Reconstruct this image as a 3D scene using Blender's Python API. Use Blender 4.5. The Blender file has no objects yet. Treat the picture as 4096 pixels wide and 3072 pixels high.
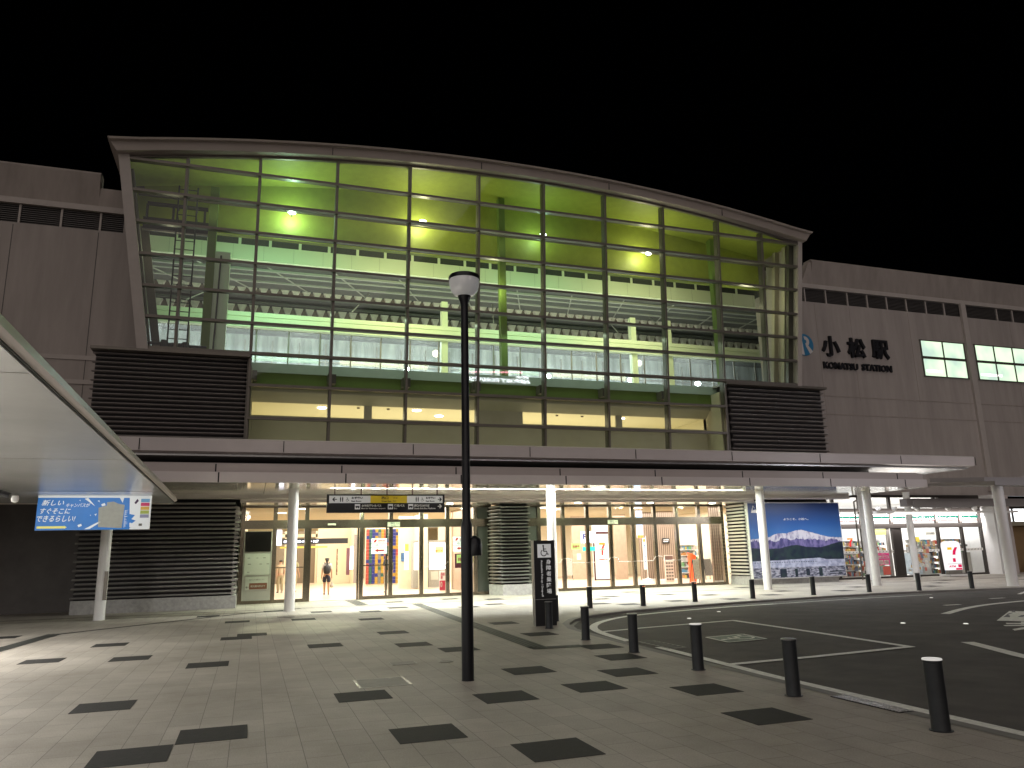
import bpy, math, random
from math import radians as R, sin, cos, tan, pi, atan2, hypot
from mathutils import Vector, Matrix
random.seed(7)
S = bpy.context.scene
COL = S.collection

# ------------------------------------------------------------------ camera
CH = 1.6
cam_d = bpy.data.cameras.new('camera'); cam = bpy.data.objects.new('camera', cam_d); COL.objects.link(cam)
pit, rol, yaw = R(12.578), R(-1.33874), R(18.8654)
fw = Vector((sin(yaw)*cos(pit), cos(yaw)*cos(pit), sin(pit)))
rt = Vector((cos(yaw), -sin(yaw), 0)); up = rt.cross(fw)
r2 = rt*cos(rol) + up*sin(rol); u2 = up*cos(rol) - rt*sin(rol)
cam.matrix_world = Matrix(((r2.x, u2.x, -fw.x, 0), (r2.y, u2.y, -fw.y, 0), (r2.z, u2.z, -fw.z, CH), (0, 0, 0, 1)))
cam_d.sensor_width = 36; cam_d.lens = 3027.37/4096*36; cam_d.clip_start = 0.05; cam_d.clip_end = 1500
S.camera = cam
S.render.resolution_x = 1024; S.render.resolution_y = 768

def P(u, v, y):            # point of the plane Y=y seen at photo position (u, v): used to survey sizes
    d = r2*((u-2048)/3027.37) + u2*(-(v-1536)/3027.37) + fw
    return Vector((0, 0, CH)) + d*(y/d.y)
def PG(u, v, z=0.0):
    d = r2*((u-2048)/3027.37) + u2*(-(v-1536)/3027.37) + fw
    return Vector((0, 0, CH)) + d*((z-CH)/d.z)

# ------------------------------------------------------------------ world, sun, exposure
W = bpy.data.worlds.new('World'); S.world = W; W.use_nodes = True
nt = W.node_tree; bg = nt.nodes['Background']
sky = nt.nodes.new('ShaderNodeTexSky'); sky.sky_type = 'NISHITA'; sky.sun_disc = False
SUN_EL, SUN_AZ = 38, 205
sky.sun_elevation = R(SUN_EL); sky.sun_rotation = R(SUN_AZ)
nt.links.new(sky.outputs[0], bg.inputs[0]); bg.inputs[1].default_value = 0.00002
sl = bpy.data.lights.new('city_glow', 'SUN'); so = bpy.data.objects.new('city_glow', sl); COL.objects.link(so)
sl.energy = 0.37; sl.angle = R(80); sl.color = (1.0, 0.88, 0.82)
sd = Vector((sin(R(SUN_AZ))*cos(R(SUN_EL)), cos(R(SUN_AZ))*cos(R(SUN_EL)), sin(R(SUN_EL))))
so.rotation_euler = sd.to_track_quat('Z', 'Y').to_euler(); so.location = (0, -30, 40)
S.view_settings.view_transform = 'Standard'; S.view_settings.look = 'None'
S.view_settings.exposure = 1.0; S.view_settings.gamma = 1; S.view_settings.use_curve_mapping = False
S.render.engine = 'CYCLES'
S.cycles.max_bounces = 7; S.cycles.diffuse_bounces = 3; S.cycles.glossy_bounces = 3
S.cycles.transparent_max_bounces = 16; S.cycles.transmission_bounces = 4
S.cycles.sample_clamp_indirect = 12; S.cycles.use_denoising = True
S.cycles.caustics_reflective = False; S.cycles.caustics_refractive = False

def area(name, loc, sx, sy, power, color=(1, 1, 1), rot=(0, 0, 0), spread=180):
    l = bpy.data.lights.new(name, 'AREA'); l.shape = 'RECTANGLE'; l.size = sx; l.size_y = sy
    l.energy = power; l.color = color; l.spread = R(spread)
    o = bpy.data.objects.new(name, l); COL.objects.link(o); o.location = loc; o.rotation_euler = rot
    return o
def point(name, loc, power, color=(1, 1, 1), rad=0.06):
    l = bpy.data.lights.new(name, 'POINT'); l.energy = power; l.color = color; l.shadow_soft_size = rad
    o = bpy.data.objects.new(name, l); COL.objects.link(o); o.location = loc
    return o

# ------------------------------------------------------------------ materials
MATS = {}
def mat(name, col, rough=0.6, metal=0.0, emit=None, es=0.0, var=0.0, vs=3.0, bump=0.0, bs=60, spec=0.5, col2=None, stretch=None):
    if name in MATS: return MATS[name]
    m = bpy.data.materials.new(name); m.use_nodes = True; MATS[name] = m
    n = m.node_tree.nodes; l = m.node_tree.links; b = n['Principled BSDF']
    b.inputs['Base Color'].default_value = (*col, 1); b.inputs['Roughness'].default_value = rough
    b.inputs['Metallic'].default_value = metal; b.inputs['Specular IOR Level'].default_value = spec
    if emit: b.inputs['Emission Color'].default_value = (*emit, 1); b.inputs['Emission Strength'].default_value = es
    if var or bump:
        tc = n.new('ShaderNodeTexCoord')
    if var:
        no = n.new('ShaderNodeTexNoise'); no.inputs['Scale'].default_value = vs; no.inputs['Detail'].default_value = 6
        no.inputs['Roughness'].default_value = 0.65
        if stretch:
            mp = n.new('ShaderNodeMapping'); mp.inputs['Scale'].default_value = stretch
            l.new(tc.outputs['Object'], mp.inputs[0]); l.new(mp.outputs[0], no.inputs['Vector'])
        else: l.new(tc.outputs['Object'], no.inputs['Vector'])
        rp = n.new('ShaderNodeValToRGB'); rp.color_ramp.elements[0].position = 0.3; rp.color_ramp.elements[1].position = 0.7
        c2 = col2 or tuple(min(1, c*(1+var)) for c in col)
        c1 = tuple(c*(1-var) for c in col)
        rp.color_ramp.elements[0].color = (*c1, 1); rp.color_ramp.elements[1].color = (*c2, 1)
        l.new(no.outputs['Fac'], rp.inputs['Fac']); l.new(rp.outputs['Color'], b.inputs['Base Color'])
    if bump:
        nb = n.new('ShaderNodeTexNoise'); nb.inputs['Scale'].default_value = bs; nb.inputs['Detail'].default_value = 3
        l.new(tc.outputs['Object'], nb.inputs['Vector'])
        bp = n.new('ShaderNodeBump'); bp.inputs['Strength'].default_value = bump; bp.inputs['Distance'].default_value = 0.02
        l.new(nb.outputs['Fac'], bp.inputs['Height']); l.new(bp.outputs['Normal'], b.inputs['Normal'])
    return m
def emis(name, col, s):
    if name in MATS: return MATS[name]
    m = bpy.data.materials.new(name); m.use_nodes = True; MATS[name] = m
    n = m.node_tree.nodes; n.clear(); o = n.new('ShaderNodeOutputMaterial'); e = n.new('ShaderNodeEmission')
    e.inputs[0].default_value = (*col, 1); e.inputs[1].default_value = s
    m.node_tree.links.new(e.outputs[0], o.inputs[0]); return m
def glass(name, tint=(0.93, 0.97, 0.94), refl=0.07, rough=0.02, haze=0):
    if name in MATS: return MATS[name]
    m = bpy.data.materials.new(name); m.use_nodes = True; MATS[name] = m
    n = m.node_tree.nodes; l = m.node_tree.links; n.clear()
    o = n.new('ShaderNodeOutputMaterial'); mx = n.new('ShaderNodeMixShader'); t = n.new('ShaderNodeBsdfTransparent')
    g = n.new('ShaderNodeBsdfGlossy'); g.inputs['Roughness'].default_value = rough
    t.inputs[0].default_value = (*tint, 1)
    lw = n.new('ShaderNodeLayerWeight'); lw.inputs['Blend'].default_value = 0.5
    pw = n.new('ShaderNodeMath'); pw.operation = 'POWER'; pw.inputs[1].default_value = 4.0
    ma = n.new('ShaderNodeMath'); ma.operation = 'MULTIPLY_ADD'; ma.inputs[1].default_value = 0.9; ma.inputs[2].default_value = refl; ma.use_clamp = True
    l.new(lw.outputs['Facing'], pw.inputs[0]); l.new(pw.outputs[0], ma.inputs[0]); l.new(ma.outputs[0], mx.inputs[0])
    l.new(t.outputs[0], mx.inputs[1]); l.new(g.outputs[0], mx.inputs[2])
    if haze:
        tl = n.new('ShaderNodeBsdfTranslucent'); tl.inputs[0].default_value = (.9, .95, .9, 1); m2 = n.new('ShaderNodeMixShader'); m2.inputs[0].default_value = haze
        l.new(mx.outputs[0], m2.inputs[1]); l.new(tl.outputs[0], m2.inputs[2]); l.new(m2.outputs[0], o.inputs[0])
    else: l.new(mx.outputs[0], o.inputs[0])
    return m

WALL = mat('wall_tile_render', (0.35, 0.313, 0.288), 0.75, var=0.15, vs=1.6, stretch=(1, 1, .12), bump=0.15, bs=40)
WALLD = mat('parapet_render', (0.31, 0.272, 0.245), 0.8, var=0.16, vs=1.8, stretch=(1, 1, .2))
TRIM = mat('wall_trim', (0.42, 0.38, 0.35), 0.6, var=0.06)
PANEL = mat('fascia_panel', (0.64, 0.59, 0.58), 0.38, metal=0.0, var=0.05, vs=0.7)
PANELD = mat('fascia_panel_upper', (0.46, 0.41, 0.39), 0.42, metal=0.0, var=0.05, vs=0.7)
SOFF = mat('soffit_panel', (0.74, 0.72, 0.64), 0.10, metal=0.30, var=0.03, vs=0.6, spec=0.8)
SOFF2 = mat('walkway_soffit', (0.60, 0.61, 0.61), 0.26, metal=0.35, var=0.10, vs=0.35)
ALU = mat('aluminium_frame', (0.175, 0.158, 0.135), 0.42, metal=0.4, var=0.08, vs=4)
ALUD = mat('dark_inner_frame', (0.11, 0.10, 0.085), 0.45, metal=0.3)
STEEL = mat('stainless_frame', (0.21, 0.175, 0.135), 0.22, metal=0.85, var=0.12, vs=5)
SLAT = mat('dark_louvre_slat', (0.37, 0.345, 0.335), 0.45, metal=0.2, var=0.12, vs=3)
SLATB = mat('louvre_backing', (0.018, 0.016, 0.016), 0.8)
SLATL = mat('lit_louvre_slat', (0.52, 0.51, 0.46), 0.4, metal=0.3)  # paler copy of the louvre slat, lit look put into the colour
STONE = mat('granite_plinth', (0.36, 0.35, 0.34), 0.6, var=0.2, vs=9, bump=0.1)
WHITE = mat('white_paint', (0.74, 0.73, 0.72), 0.42, var=0.03, vs=5)
BLACK = mat('black_paint', (0.014, 0.014, 0.017), 0.5, spec=0.3)
BLACKM = mat('matt_black', (0.010, 0.010, 0.011), 0.7)
ROOFM = mat('roof_edge_metal', (0.34, 0.295, 0.26), 0.5, var=0.06, vs=0.7)
VENT = mat('vent_slat_dark', (0.075, 0.068, 0.064), 0.6)
LIME = mat('lime_green_paint', (0.275, 0.325, 0.04), 0.6, var=0.10)
LIMED = mat('green_strip_paint', (0.12, 0.19, 0.03), 0.6, var=0.06)
PALE = mat('pale_beam_paint', (0.72, 0.78, 0.55), 0.5)
BEIGE = mat('beige_wall_paint', (0.42, 0.385, 0.29), 0.7, var=0.06, vs=1.2)
GLS = glass('facade_glass', (0.93, 0.965, 0.93), 0.05, haze=0.012)
GLF = glass('door_glass', (0.96, 0.98, 0.97), 0.06)
GLP = glass('screen_glass', (0.80, 0.87, 0.88), 0.10, haze=0.12)

# ------------------------------------------------------------------ mesh builder
ORG = {}
class MB:
    def __init__(s): s.v = []; s.f = []; s.m = []; s.mats = []
    def mi(s, m):
        if m not in s.mats: s.mats.append(m)
        return s.mats.index(m)
    def add(s, vs, fs, m):
        b = len(s.v); k = s.mi(m); s.v += [tuple(p) for p in vs]
        for f in fs: s.f.append([b+i for i in f]); s.m.append(k)
        return s
    def box(s, x0, x1, y0, y1, z0, z1, m):
        return s.add([(x0, y0, z0), (x1, y0, z0), (x1, y1, z0), (x0, y1, z0), (x0, y0, z1), (x1, y0, z1), (x1, y1, z1), (x0, y1, z1)],
                     [(0, 3, 2, 1), (4, 5, 6, 7), (0, 1, 5, 4), (1, 2, 6, 5), (2, 3, 7, 6), (3, 0, 4, 7)], m)
    def hexa(s, p, m):   # 8 corners, bottom 4 then top 4
        return s.add(p, [(0, 3, 2, 1), (4, 5, 6, 7), (0, 1, 5, 4), (1, 2, 6, 5), (2, 3, 7, 6), (3, 0, 4, 7)], m)
    def quad(s, a, b, c, d, m): return s.add([a, b, c, d], [(0, 1, 2, 3)], m)
    def cyl(s, x, y, z0, z1, r0, m, r1=None, n=20, caps=True):
        r1 = r0 if r1 is None else r1
        vs = [(x+r0*cos(2*pi*i/n), y+r0*sin(2*pi*i/n), z0) for i in range(n)]+[(x+r1*cos(2*pi*i/n), y+r1*sin(2*pi*i/n), z1) for i in range(n)]
        fs = [(i, (i+1) % n, n+(i+1) % n, n+i) for i in range(n)]
        if caps: fs += [tuple(range(n-1, -1, -1)), tuple(range(n, 2*n))]
        return s.add(vs, fs, m)
    def lathe(s, x, y, prof, m, n=24, cap=True):
        vs = []; fs = []
        for r, z in prof: vs += [(x+r*cos(2*pi*i/n), y+r*sin(2*pi*i/n), z) for i in range(n)]
        for k in range(len(prof)-1):
            for i in range(n): fs.append((k*n+i, k*n+(i+1) % n, (k+1)*n+(i+1) % n, (k+1)*n+i))
        if cap: fs += [tuple(range(n-1, -1, -1)), tuple((len(prof)-1)*n+i for i in range(n))]
        return s.add(vs, fs, m)
    def tube(s, a, b, r, m, n=8):
        a, b = Vector(a), Vector(b); d = (b-a).normalized()
        t = d.cross(Vector((0, 0, 1))) if abs(d.z) < .9 else d.cross(Vector((1, 0, 0))); t.normalize(); w = d.cross(t)
        vs = [tuple(a+(t*cos(2*pi*i/n)+w*sin(2*pi*i/n))*r) for i in range(n)]+[tuple(b+(t*cos(2*pi*i/n)+w*sin(2*pi*i/n))*r) for i in range(n)]
        return s.add(vs, [(i, (i+1) % n, n+(i+1) % n, n+i) for i in range(n)]+[tuple(range(n-1, -1, -1)), tuple(range(n, 2*n))], m)
    def polyxz(s, pts, y, m):           # flat polygon facing -Y
        return s.add([(x, y, z) for x, z in pts], [tuple(range(len(pts)))], m)
    def polyxy(s, pts, z, m):
        return s.add([(x, y, z) for x, y in pts], [tuple(range(len(pts)))], m)
    def prismx(s, yz, x0, x1, m):       # profile in YZ, swept along X
        n = len(yz)
        return s.add([(x0, y, z) for y, z in yz]+[(x1, y, z) for y, z in yz],
                     [(i, (i+1) % n, n+(i+1) % n, n+i) for i in range(n)]+[tuple(range(n-1, -1, -1)), tuple(range(n, 2*n))], m)
    def prismy(s, xz, y0, y1, m):
        n = len(xz)
        return s.add([(x, y0, z) for x, z in xz]+[(x, y1, z) for x, z in xz],
                     [(i, (i+1) % n, n+(i+1) % n, n+i) for i in range(n)]+[tuple(range(n-1, -1, -1)), tuple(range(n, 2*n))], m)
    def text(s, body, x, y, z, h, m, w=None, th=0.004, rot='front', bold=0.0, align='LEFT', shear=0.0):
        vs, fs = glyphs(body, bold, shear)
        if not vs: return s
        xs = [p[0] for p in vs]; zs = [p[1] for p in vs]; x0, x1, z0, z1 = min(xs), max(xs), min(zs), max(zs)
        k = h/max(1e-6, z1-z0); kx = k if w is None else w/(x1-x0)
        W_ = (x1-x0)*kx; off = {'LEFT': 0, 'CENTER': -W_/2, 'RIGHT': -W_}[align]
        out = []
        for p in vs:
            a, b, c = (p[0]-x0)*kx+off, (p[1]-z0)*k, p[2]*th
            if rot == 'front': out.append((x+a, y-c, z+b))
            elif rot == 'back': out.append((x-a, y+c, z+b))
            elif rot == 'down': out.append((x+b, y-c, z-a))      # reads top to bottom, letters turned
            elif callable(rot): out.append(rot(a, b, c))
        return s.add(out, fs, m)
    def build(s, name, parent=None, smooth=False, kind=None, loc=None):
        me = bpy.data.meshes.new(name)
        o = bpy.data.objects.new(name, me)
        po = ORG.get(parent.name, Vector((0, 0, 0))) if parent else Vector((0, 0, 0))
        if parent is None and loc is not None: org = Vector(loc); o.location = org
        else: org = po.copy()
        me.from_pydata([(a-org.x, b-org.y, c-org.z) for a, b, c in s.v], [], s.f)
        for m in s.mats: me.materials.append(m)
        me.polygons.foreach_set('material_index', s.m)
        if smooth:
            me.shade_smooth(); me.set_sharp_from_angle(angle=R(38))
        me.update(); COL.objects.link(o)
        if parent: o.parent = parent
        ORG[o.name] = org
        if kind: o['kind'] = kind
        return o
_G = {}
def glyphs(body, bold, shear):
    key = (body, bold, shear)
    if key in _G: return _G[key]
    c = bpy.data.curves.new('glyph', 'FONT'); c.body = body; c.size = 1; c.extrude = 0.5; c.offset = bold; c.shear = shear
    c.resolution_u = 2; c.space_line = 1.05
    o = bpy.data.objects.new('glyph', c); COL.objects.link(o)
    bpy.context.view_layer.update()
    dg = bpy.context.evaluated_depsgraph_get(); me = bpy.data.meshes.new_from_object(o.evaluated_get(dg))
    vs = [tuple(v.co) for v in me.vertices]; fs = [tuple(p.vertices) for p in me.polygons]
    bpy.data.objects.remove(o); bpy.data.meshes.remove(me); bpy.data.curves.remove(c)
    _G[key] = (vs, fs); return _G[key]

def tag(o, label, cat, group=None, kind=None):
    o['label'] = label; o['category'] = cat
    if group: o['group'] = group
    if kind: o['kind'] = kind
    return o
def thing(name, loc, label, cat, group=None):
    o = bpy.data.objects.new(name, None); COL.objects.link(o); o.location = loc; o.empty_display_size = 0.2
    ORG[o.name] = Vector(loc); return tag(o, label, cat, group)
def copy_tree(o, parent=None, loc=None):
    c = o.copy(); COL.objects.link(c)
    if parent: c.parent = parent
    if loc is not None: c.location = loc
    for ch in list(o.children): copy_tree(ch, c)
    return c

# ------------------------------------------------------------------ ground
def paving_mat():
    m = bpy.data.materials.new('light_paving'); m.use_nodes = True
    n = m.node_tree.nodes; l = m.node_tree.links; b = n['Principled BSDF']
    tc = n.new('ShaderNodeTexCoord'); mp = n.new('ShaderNodeMapping'); l.new(tc.outputs['Object'], mp.inputs[0])
    mp.inputs['Rotation'].default_value = (0, 0, R(90)); mp.inputs['Location'].default_value = (0.0, 0.10, 0)
    br = n.new('ShaderNodeTexBrick'); l.new(mp.outputs[0], br.inputs['Vector'])
    br.inputs['Scale'].default_value = 1; br.inputs['Brick Width'].default_value = 0.6; br.inputs['Row Height'].default_value = 0.3
    br.inputs['Mortar Size'].default_value = 0.0035; br.inputs['Mortar Smooth'].default_value = 0.35; br.inputs['Bias'].default_value = 0
    br.inputs['Color1'].default_value = (0.455, 0.42, 0.37, 1); br.inputs['Color2'].default_value = (0.395, 0.365, 0.322, 1)
    br.inputs['Mortar'].default_value = (0.17, 0.157, 0.14, 1)
    no = n.new('ShaderNodeTexNoise'); no.inputs['Scale'].default_value = 0.55; no.inputs['Detail'].default_value = 8; no.inputs['Roughness'].default_value = 0.7
    l.new(tc.outputs['Object'], no.inputs['Vector'])
    rp = n.new('ShaderNodeValToRGB'); rp.color_ramp.elements[0].position = .32; rp.color_ramp.elements[1].position = .68
    rp.color_ramp.elements[0].color = (0.70, 0.68, 0.65, 1); rp.color_ramp.elements[1].color = (1.06, 1.05, 1.04, 1)
    l.new(no.outputs['Fac'], rp.inputs['Fac'])
    mx = n.new('ShaderNodeMixRGB'); mx.blend_type = 'MULTIPLY'; mx.inputs[0].default_value = 1
    l.new(br.outputs['Color'], mx.inputs[1]); l.new(rp.outputs[0], mx.inputs[2])
    n2 = n.new('ShaderNodeTexNoise'); n2.inputs['Scale'].default_value = 70; n2.inputs['Detail'].default_value = 3
    l.new(tc.outputs['Object'], n2.inputs['Vector'])
    r3 = n.new('ShaderNodeValToRGB'); r3.color_ramp.elements[0].position = .3; r3.color_ramp.elements[1].position = .7
    r3.color_ramp.elements[0].color = (0.86, 0.86, 0.86, 1); r3.color_ramp.elements[1].color = (1.12, 1.12, 1.12, 1)
    l.new(n2.outputs['Fac'], r3.inputs['Fac'])
    m2 = n.new('ShaderNodeMixRGB'); m2.blend_type = 'MULTIPLY'; m2.inputs[0].default_value = 1
    l.new(mx.outputs[0], m2.inputs[1]); l.new(r3.outputs[0], m2.inputs[2]); l.new(m2.outputs[0], b.inputs['Base Color'])
    b.inputs['Roughness'].default_value = 0.62
    bp = n.new('ShaderNodeBump'); bp.inputs['Strength'].default_value = 0.25; bp.inputs['Distance'].default_value = 0.01
    l.new(n2.outputs['Fac'], bp.inputs['Height']); l.new(bp.outputs[0], b.inputs['Normal'])
    return m
PAVE = paving_mat()
ASPH = mat('asphalt', (0.078, 0.069, 0.062), 0.75, var=0.34, vs=1.3, bump=0.5, bs=180)
PAVD = mat('dark_paving', (0.036, 0.034, 0.032), 0.75, spec=.25, var=0.16, vs=14, bump=0.2, bs=90)
GUTT = mat('kerb_stone', (0.20, 0.19, 0.175), 0.65, var=0.15, vs=3)
LINE = mat('road_paint', (0.80, 0.80, 0.74), 0.6, var=0.22, vs=16)
RZ = -0.06
road = MB().box(-600, 600, -600, 900, RZ-0.5, RZ, ASPH).build('road', kind='structure')
KERB = [(6.22, -30), (6.22, 6), (6.30, 10), (6.42, 13), (6.52, 14.4), (6.62, 15.6), (6.95, 16.7), (7.5, 17.65), (8.3, 18.45), (9.6, 19.15), (11.4, 19.72),
        (13.5, 20.2), (15.6, 20.55), (17.7, 20.85), (20.1, 21.05), (22.4, 20.95), (24.4, 20.6), (27, 20.2), (34, 19.4), (60, 17.5)]
pl = MB(); poly = KERB+[(60, 75), (-60, 75), (-60, -30)]
pl.polyxy(poly, 0.0, PAVE)
for i in range(len(KERB)-1):
    a, b = KERB[i], KERB[i+1]; pl.quad((a[0], a[1], RZ), (b[0], b[1], RZ), (b[0], b[1], 0), (a[0], a[1], 0), GUTT)
pl.build('pavement', kind='structure')
def offs(path, d):
    out = []
    for i, p in enumerate(path):
        a = path[max(0, i-1)]; b = path[min(len(path)-1, i+1)]; dx, dy = b[0]-a[0], b[1]-a[1]; L = hypot(dx, dy)
        out.append((p[0]+dy/L*d, p[1]-dx/L*d))
    return out
def smoothp(path, it=2):
    for _ in range(it):
        o = [path[0]]
        for a, b in zip(path, path[1:]): o += [(a[0]*.75+b[0]*.25, a[1]*.75+b[1]*.25), (a[0]*.25+b[0]*.75, a[1]*.25+b[1]*.75)]
        path = o+[path[-1]]
    return path
def strip(mb, path, d0, d1, z, m):
    A, B = offs(path, d0), offs(path, d1)
    for i in range(len(path)-1): mb.quad((*B[i], z), (*B[i+1], z), (*A[i+1], z), (*A[i], z), m)
gt = MB(); strip(gt, KERB, -0.16, -0.004, 0.004, GUTT); strip(gt, KERB, 0.004, 0.10, RZ+0.004, GUTT); gt.build('kerb', kind='structure')
dt = MB()
TILES = [(-0.88,7.58),(-0.26,8.17),(-1.5,10.2),(-0.56,13.4),(-1.85,14.9),(-2.56,17.5),(-3.25,15.3),(0.10,18.1),(-0.21,17.48),(-0.26,21.95),
 (1.61,7.35),(1.32,9.55),(1.38,15.13),(2.90,14.43),(2.94,16.84),(3.47,13.33),(2.82,8.75),(3.04,20.7),(1.40,21.7),(2.08,24.3),(3.42,23.5),(4.45,24.66),
 (4.88,27.7),(5.67,17.63),(7.50,24.2),(6.45,23.5),(7.0,28.1),(3.73,10.50),(4.0,8.92),(5.08,8.16),(4.87,9.74),(5.46,11.13),(5.74,12.46),(5.55,14.91),
 (4.80,6.68),(2.48,6.33),(10.92,21.47),(10.3,22.3),(12.17,25.37),(11.37,24.36),(14.27,25.09),(12.81,21.92),(15.32,23.95),(14.67,21.6),(14.12,27.6),
 (-1.1,24.6),(0.75,25.6),(16.9,22.6),(18.6,24.2),(20.3,23.0),(22.4,24.6),(24.6,23.2),(26.8,24.8),(-5.2,20.6),(-6.6,16.2),(-6.0,12.4),(8.3,26.9),(19.2,27.4),
 (28.8,26.4),(31.5,24.6),(34.2,27.2),(30.3,22.4),(4.2,4.4),(0.4,4.2),(-2.4,5.6),(3.1,-2),(-1.5,1.2)]
for x, y in TILES: dt.box(x-.305, x+.305, y-.305, y+.305, 0.001, 0.004, PAVD)
TACT = mat('tactile_dark', (0.055, 0.058, 0.05), 0.6, var=0.15, vs=10)
# dark guide strips across the plaza
def band(pts, w):
    for a, b in zip(pts, pts[1:]):
        a, b = Vector(a), Vector(b); d = (b-a).normalized(); t = Vector((-d.y, d.x))*w/2; L = (b-a).length
        for k in range(4):
            o = Vector((-d.y, d.x))*((k-1.5)*w*0.25)
            q = Vector((-d.y, d.x))*w*0.085
            dt.add([(*(a+o-q), 0.009), (*(b+o-q), 0.009), (*(b+o+q), 0.009), (*(a+o+q), 0.009)], [(0, 1, 2, 3)], TACT)
        dt.add([(*(a-t), 0.005), (*(b-t), 0.005), (*(b+t), 0.005), (*(a+t), 0.005)], [(0, 1, 2, 3)], PAVD)
band([(5.35, 26.1), (5.05, 20), (4.86, 15.3), (4.75, 12.75)], 0.33)
band([(4.60, 12.78), (5.5, 12.70)], 0.30)
band([(3.62, 26.65), (3.62, 30.0)], 0.42)
band([(-4.9, 13.6), (-4.22, 20.85)], 0.34)
ln = MB(); strip(dt, [(-12, 26.42), (60, 26.42)], -0.05, 0.05, 0.0045, PAVD)
strip(dt, [(-4.1, 20.8), (-2.1, 22.95), (0.05, 25.3), (1.6, 26.3)], -0.08, 0.08, 0.0048, PAVD)
strip(dt, [(-12, 25.3), (1.2, 25.3)], -0.035, 0.035, 0.0042, PAVD)
dt.build('dark_paving', kind='structure')
# road markings
mk = MB(); z = RZ+0.008
strip(mk, smoothp([(6.75, 13.35), (6.85, 14.4), (7.0, 15.3), (7.25, 16.1), (7.75, 16.95), (8.4, 17.65), (9.3, 18.35), (10.6, 18.85), (12.4, 19.35), (14.8, 19.65)]), -0.09, 0.09, z, LINE)
strip(mk, [(14.8, 19.65), (18, 20.0), (21.3, 20.1)], -0.04, 0.04, z, LINE)
strip(mk, [(6.50, -20), (6.50, 5.4), (6.55, 8.8), (6.70, 11.0), (6.78, 12.3)], -0.08, 0.08, z, LINE)
strip(mk, [(7.05, 15.15), (8.2, 15.42), (10.8, 15.85)], -0.07, 0.07, z, LINE)
strip(mk, [(10.72, 15.87), (10.55, 13.0), (10.33, 10.3)], -0.075, 0.075, z+.001, LINE)
strip(mk, [(6.66, 10.02), (8.2, 10.1), (10.38, 10.33)], -0.075, 0.075, z+.002, LINE)
strip(mk, smoothp([(15.75, 14.55), (17.45, 15.5), (19.1, 16.15), (21.5, 16.6), (25, 16.5)]), -0.10, 0.10, z, LINE)
strip(mk, smoothp([(11.6, 10.35), (11.15, 9.4), (10.7, 8.5), (10.1, 6.5), (9.9, 3)]), -0.11, 0.11, z, LINE)
for x0, y0, x1, y1 in ((23.3, 18.6, 25.0, 19.6), (24.5, 18.2, 26.3, 19.3)): strip(mk, [(x0, y0), (x1, y1)], -.06, .06, z, LINE)
for (x, y) in ((18.15, 16.5), (21.2, 17.65), (22.5, 17.3)): mk.box(x-.28, x+.28, y-.07, y+.07, z-.001, z, LINE)
# accessible-bay symbols painted on the road
def patch(c, ex, ey, w, h, col, draw):
    ex = Vector(ex).normalized(); ey = Vector(ey).normalized(); c = Vector(c)
    q = [c-ex*w/2-ey*h/2, c+ex*w/2-ey*h/2, c+ex*w/2+ey*h/2, c-ex*w/2+ey*h/2]
    mk.add([(*p, z+.001) for p in q], [(0, 1, 2, 3)], col)
def wheelchair(mb, f, m, k=1.0):
    # f(a,b) -> 3D point, unit square symbol
    def pt(a, b): return f(a, b)
    def bar(a0, b0, a1, b1, w):
        dx, dy = a1-a0, b1-b0; L = hypot(dx, dy); nx, ny = -dy/L*w/2, dx/L*w/2
        mb.add([pt(a0-nx, b0-ny), pt(a1-nx, b1-ny), pt(a1+nx, b1+ny), pt(a0+nx, b0+ny)], [(0, 1, 2, 3)], m)
    n = 12
    mb.add([pt(.42+.075*cos(2*pi*i/n), .86+.075*sin(2*pi*i/n)) for i in range(n)], [tuple(range(n))], m)
    bar(.43, .78, .45, .45, .09); bar(.44, .62, .66, .62, .06); bar(.43, .45, .68, .45, .08); bar(.67, .47, .77, .2, .07); bar(.75, .2, .86, .23, .06)
    for i in range(14):
        a0 = R(120+i*16.5); a1 = R(120+(i+1)*16.5); r0, r1 = .20, .265
        mb.add([pt(.45+r0*cos(a0), .33+r0*sin(a0)), pt(.45+r1*cos(a0), .33+r1*sin(a0)), pt(.45+r1*cos(a1), .33+r1*sin(a1)), pt(.45+r0*cos(a1), .33+r0*sin(a1))], [(0, 1, 2, 3)], m)
GREENP = mat('green_road_paint', (0.16, 0.21, 0.17), 0.6, var=0.3, vs=6)
BLUEP = mat('faded_symbol_ground', (0.13, 0.13, 0.14), 0.6, var=0.2, vs=6)
A_ = Vector((8.18, 12.28)); B_ = Vector((9.08, 12.40)); D_ = Vector((8.28, 13.16))
mk.add([(*A_, z+.001), (*B_, z+.001), (*(B_+D_-A_), z+.001), (*D_, z+.001)], [(0, 1, 2, 3)], GREENP)
f1 = lambda a, b: (*(A_+(B_-A_)*(1-b)+(D_-A_)*(a)), z+.004)
wheelchair(mk, f1, LINE)
for q in ([A_, B_], [B_, B_+D_-A_], [B_+D_-A_, D_], [D_, A_]): strip(mk, [tuple(q[0]), tuple(q[1])], -.025, .025, z+.003, LINE)
A2 = Vector((15.2, 12.75)); X2 = Vector((2.3, 1.55)); Y2 = Vector((0.95, -1.4))
mk.add([(*A2, z+.001), (*(A2+Y2), z+.001), (*(A2+X2+Y2), z+.001), (*(A2+X2), z+.001)], [(0, 1, 2, 3)], LINE)
f2 = lambda a, b: (*(A2+X2*(.12+b*.8)+Y2*(.1+a*.8)), z+.004)
def gpoly(pts, m, dz):
    q = [PG(u, v, RZ) for u, v in pts]; mk.add([(p_.x, p_.y, z+dz) for p_ in q], [tuple(range(len(q)))], m)
gpoly([(4045, 2450), (4063, 2451), (4056, 2442)], BLUEP, .004)
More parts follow.
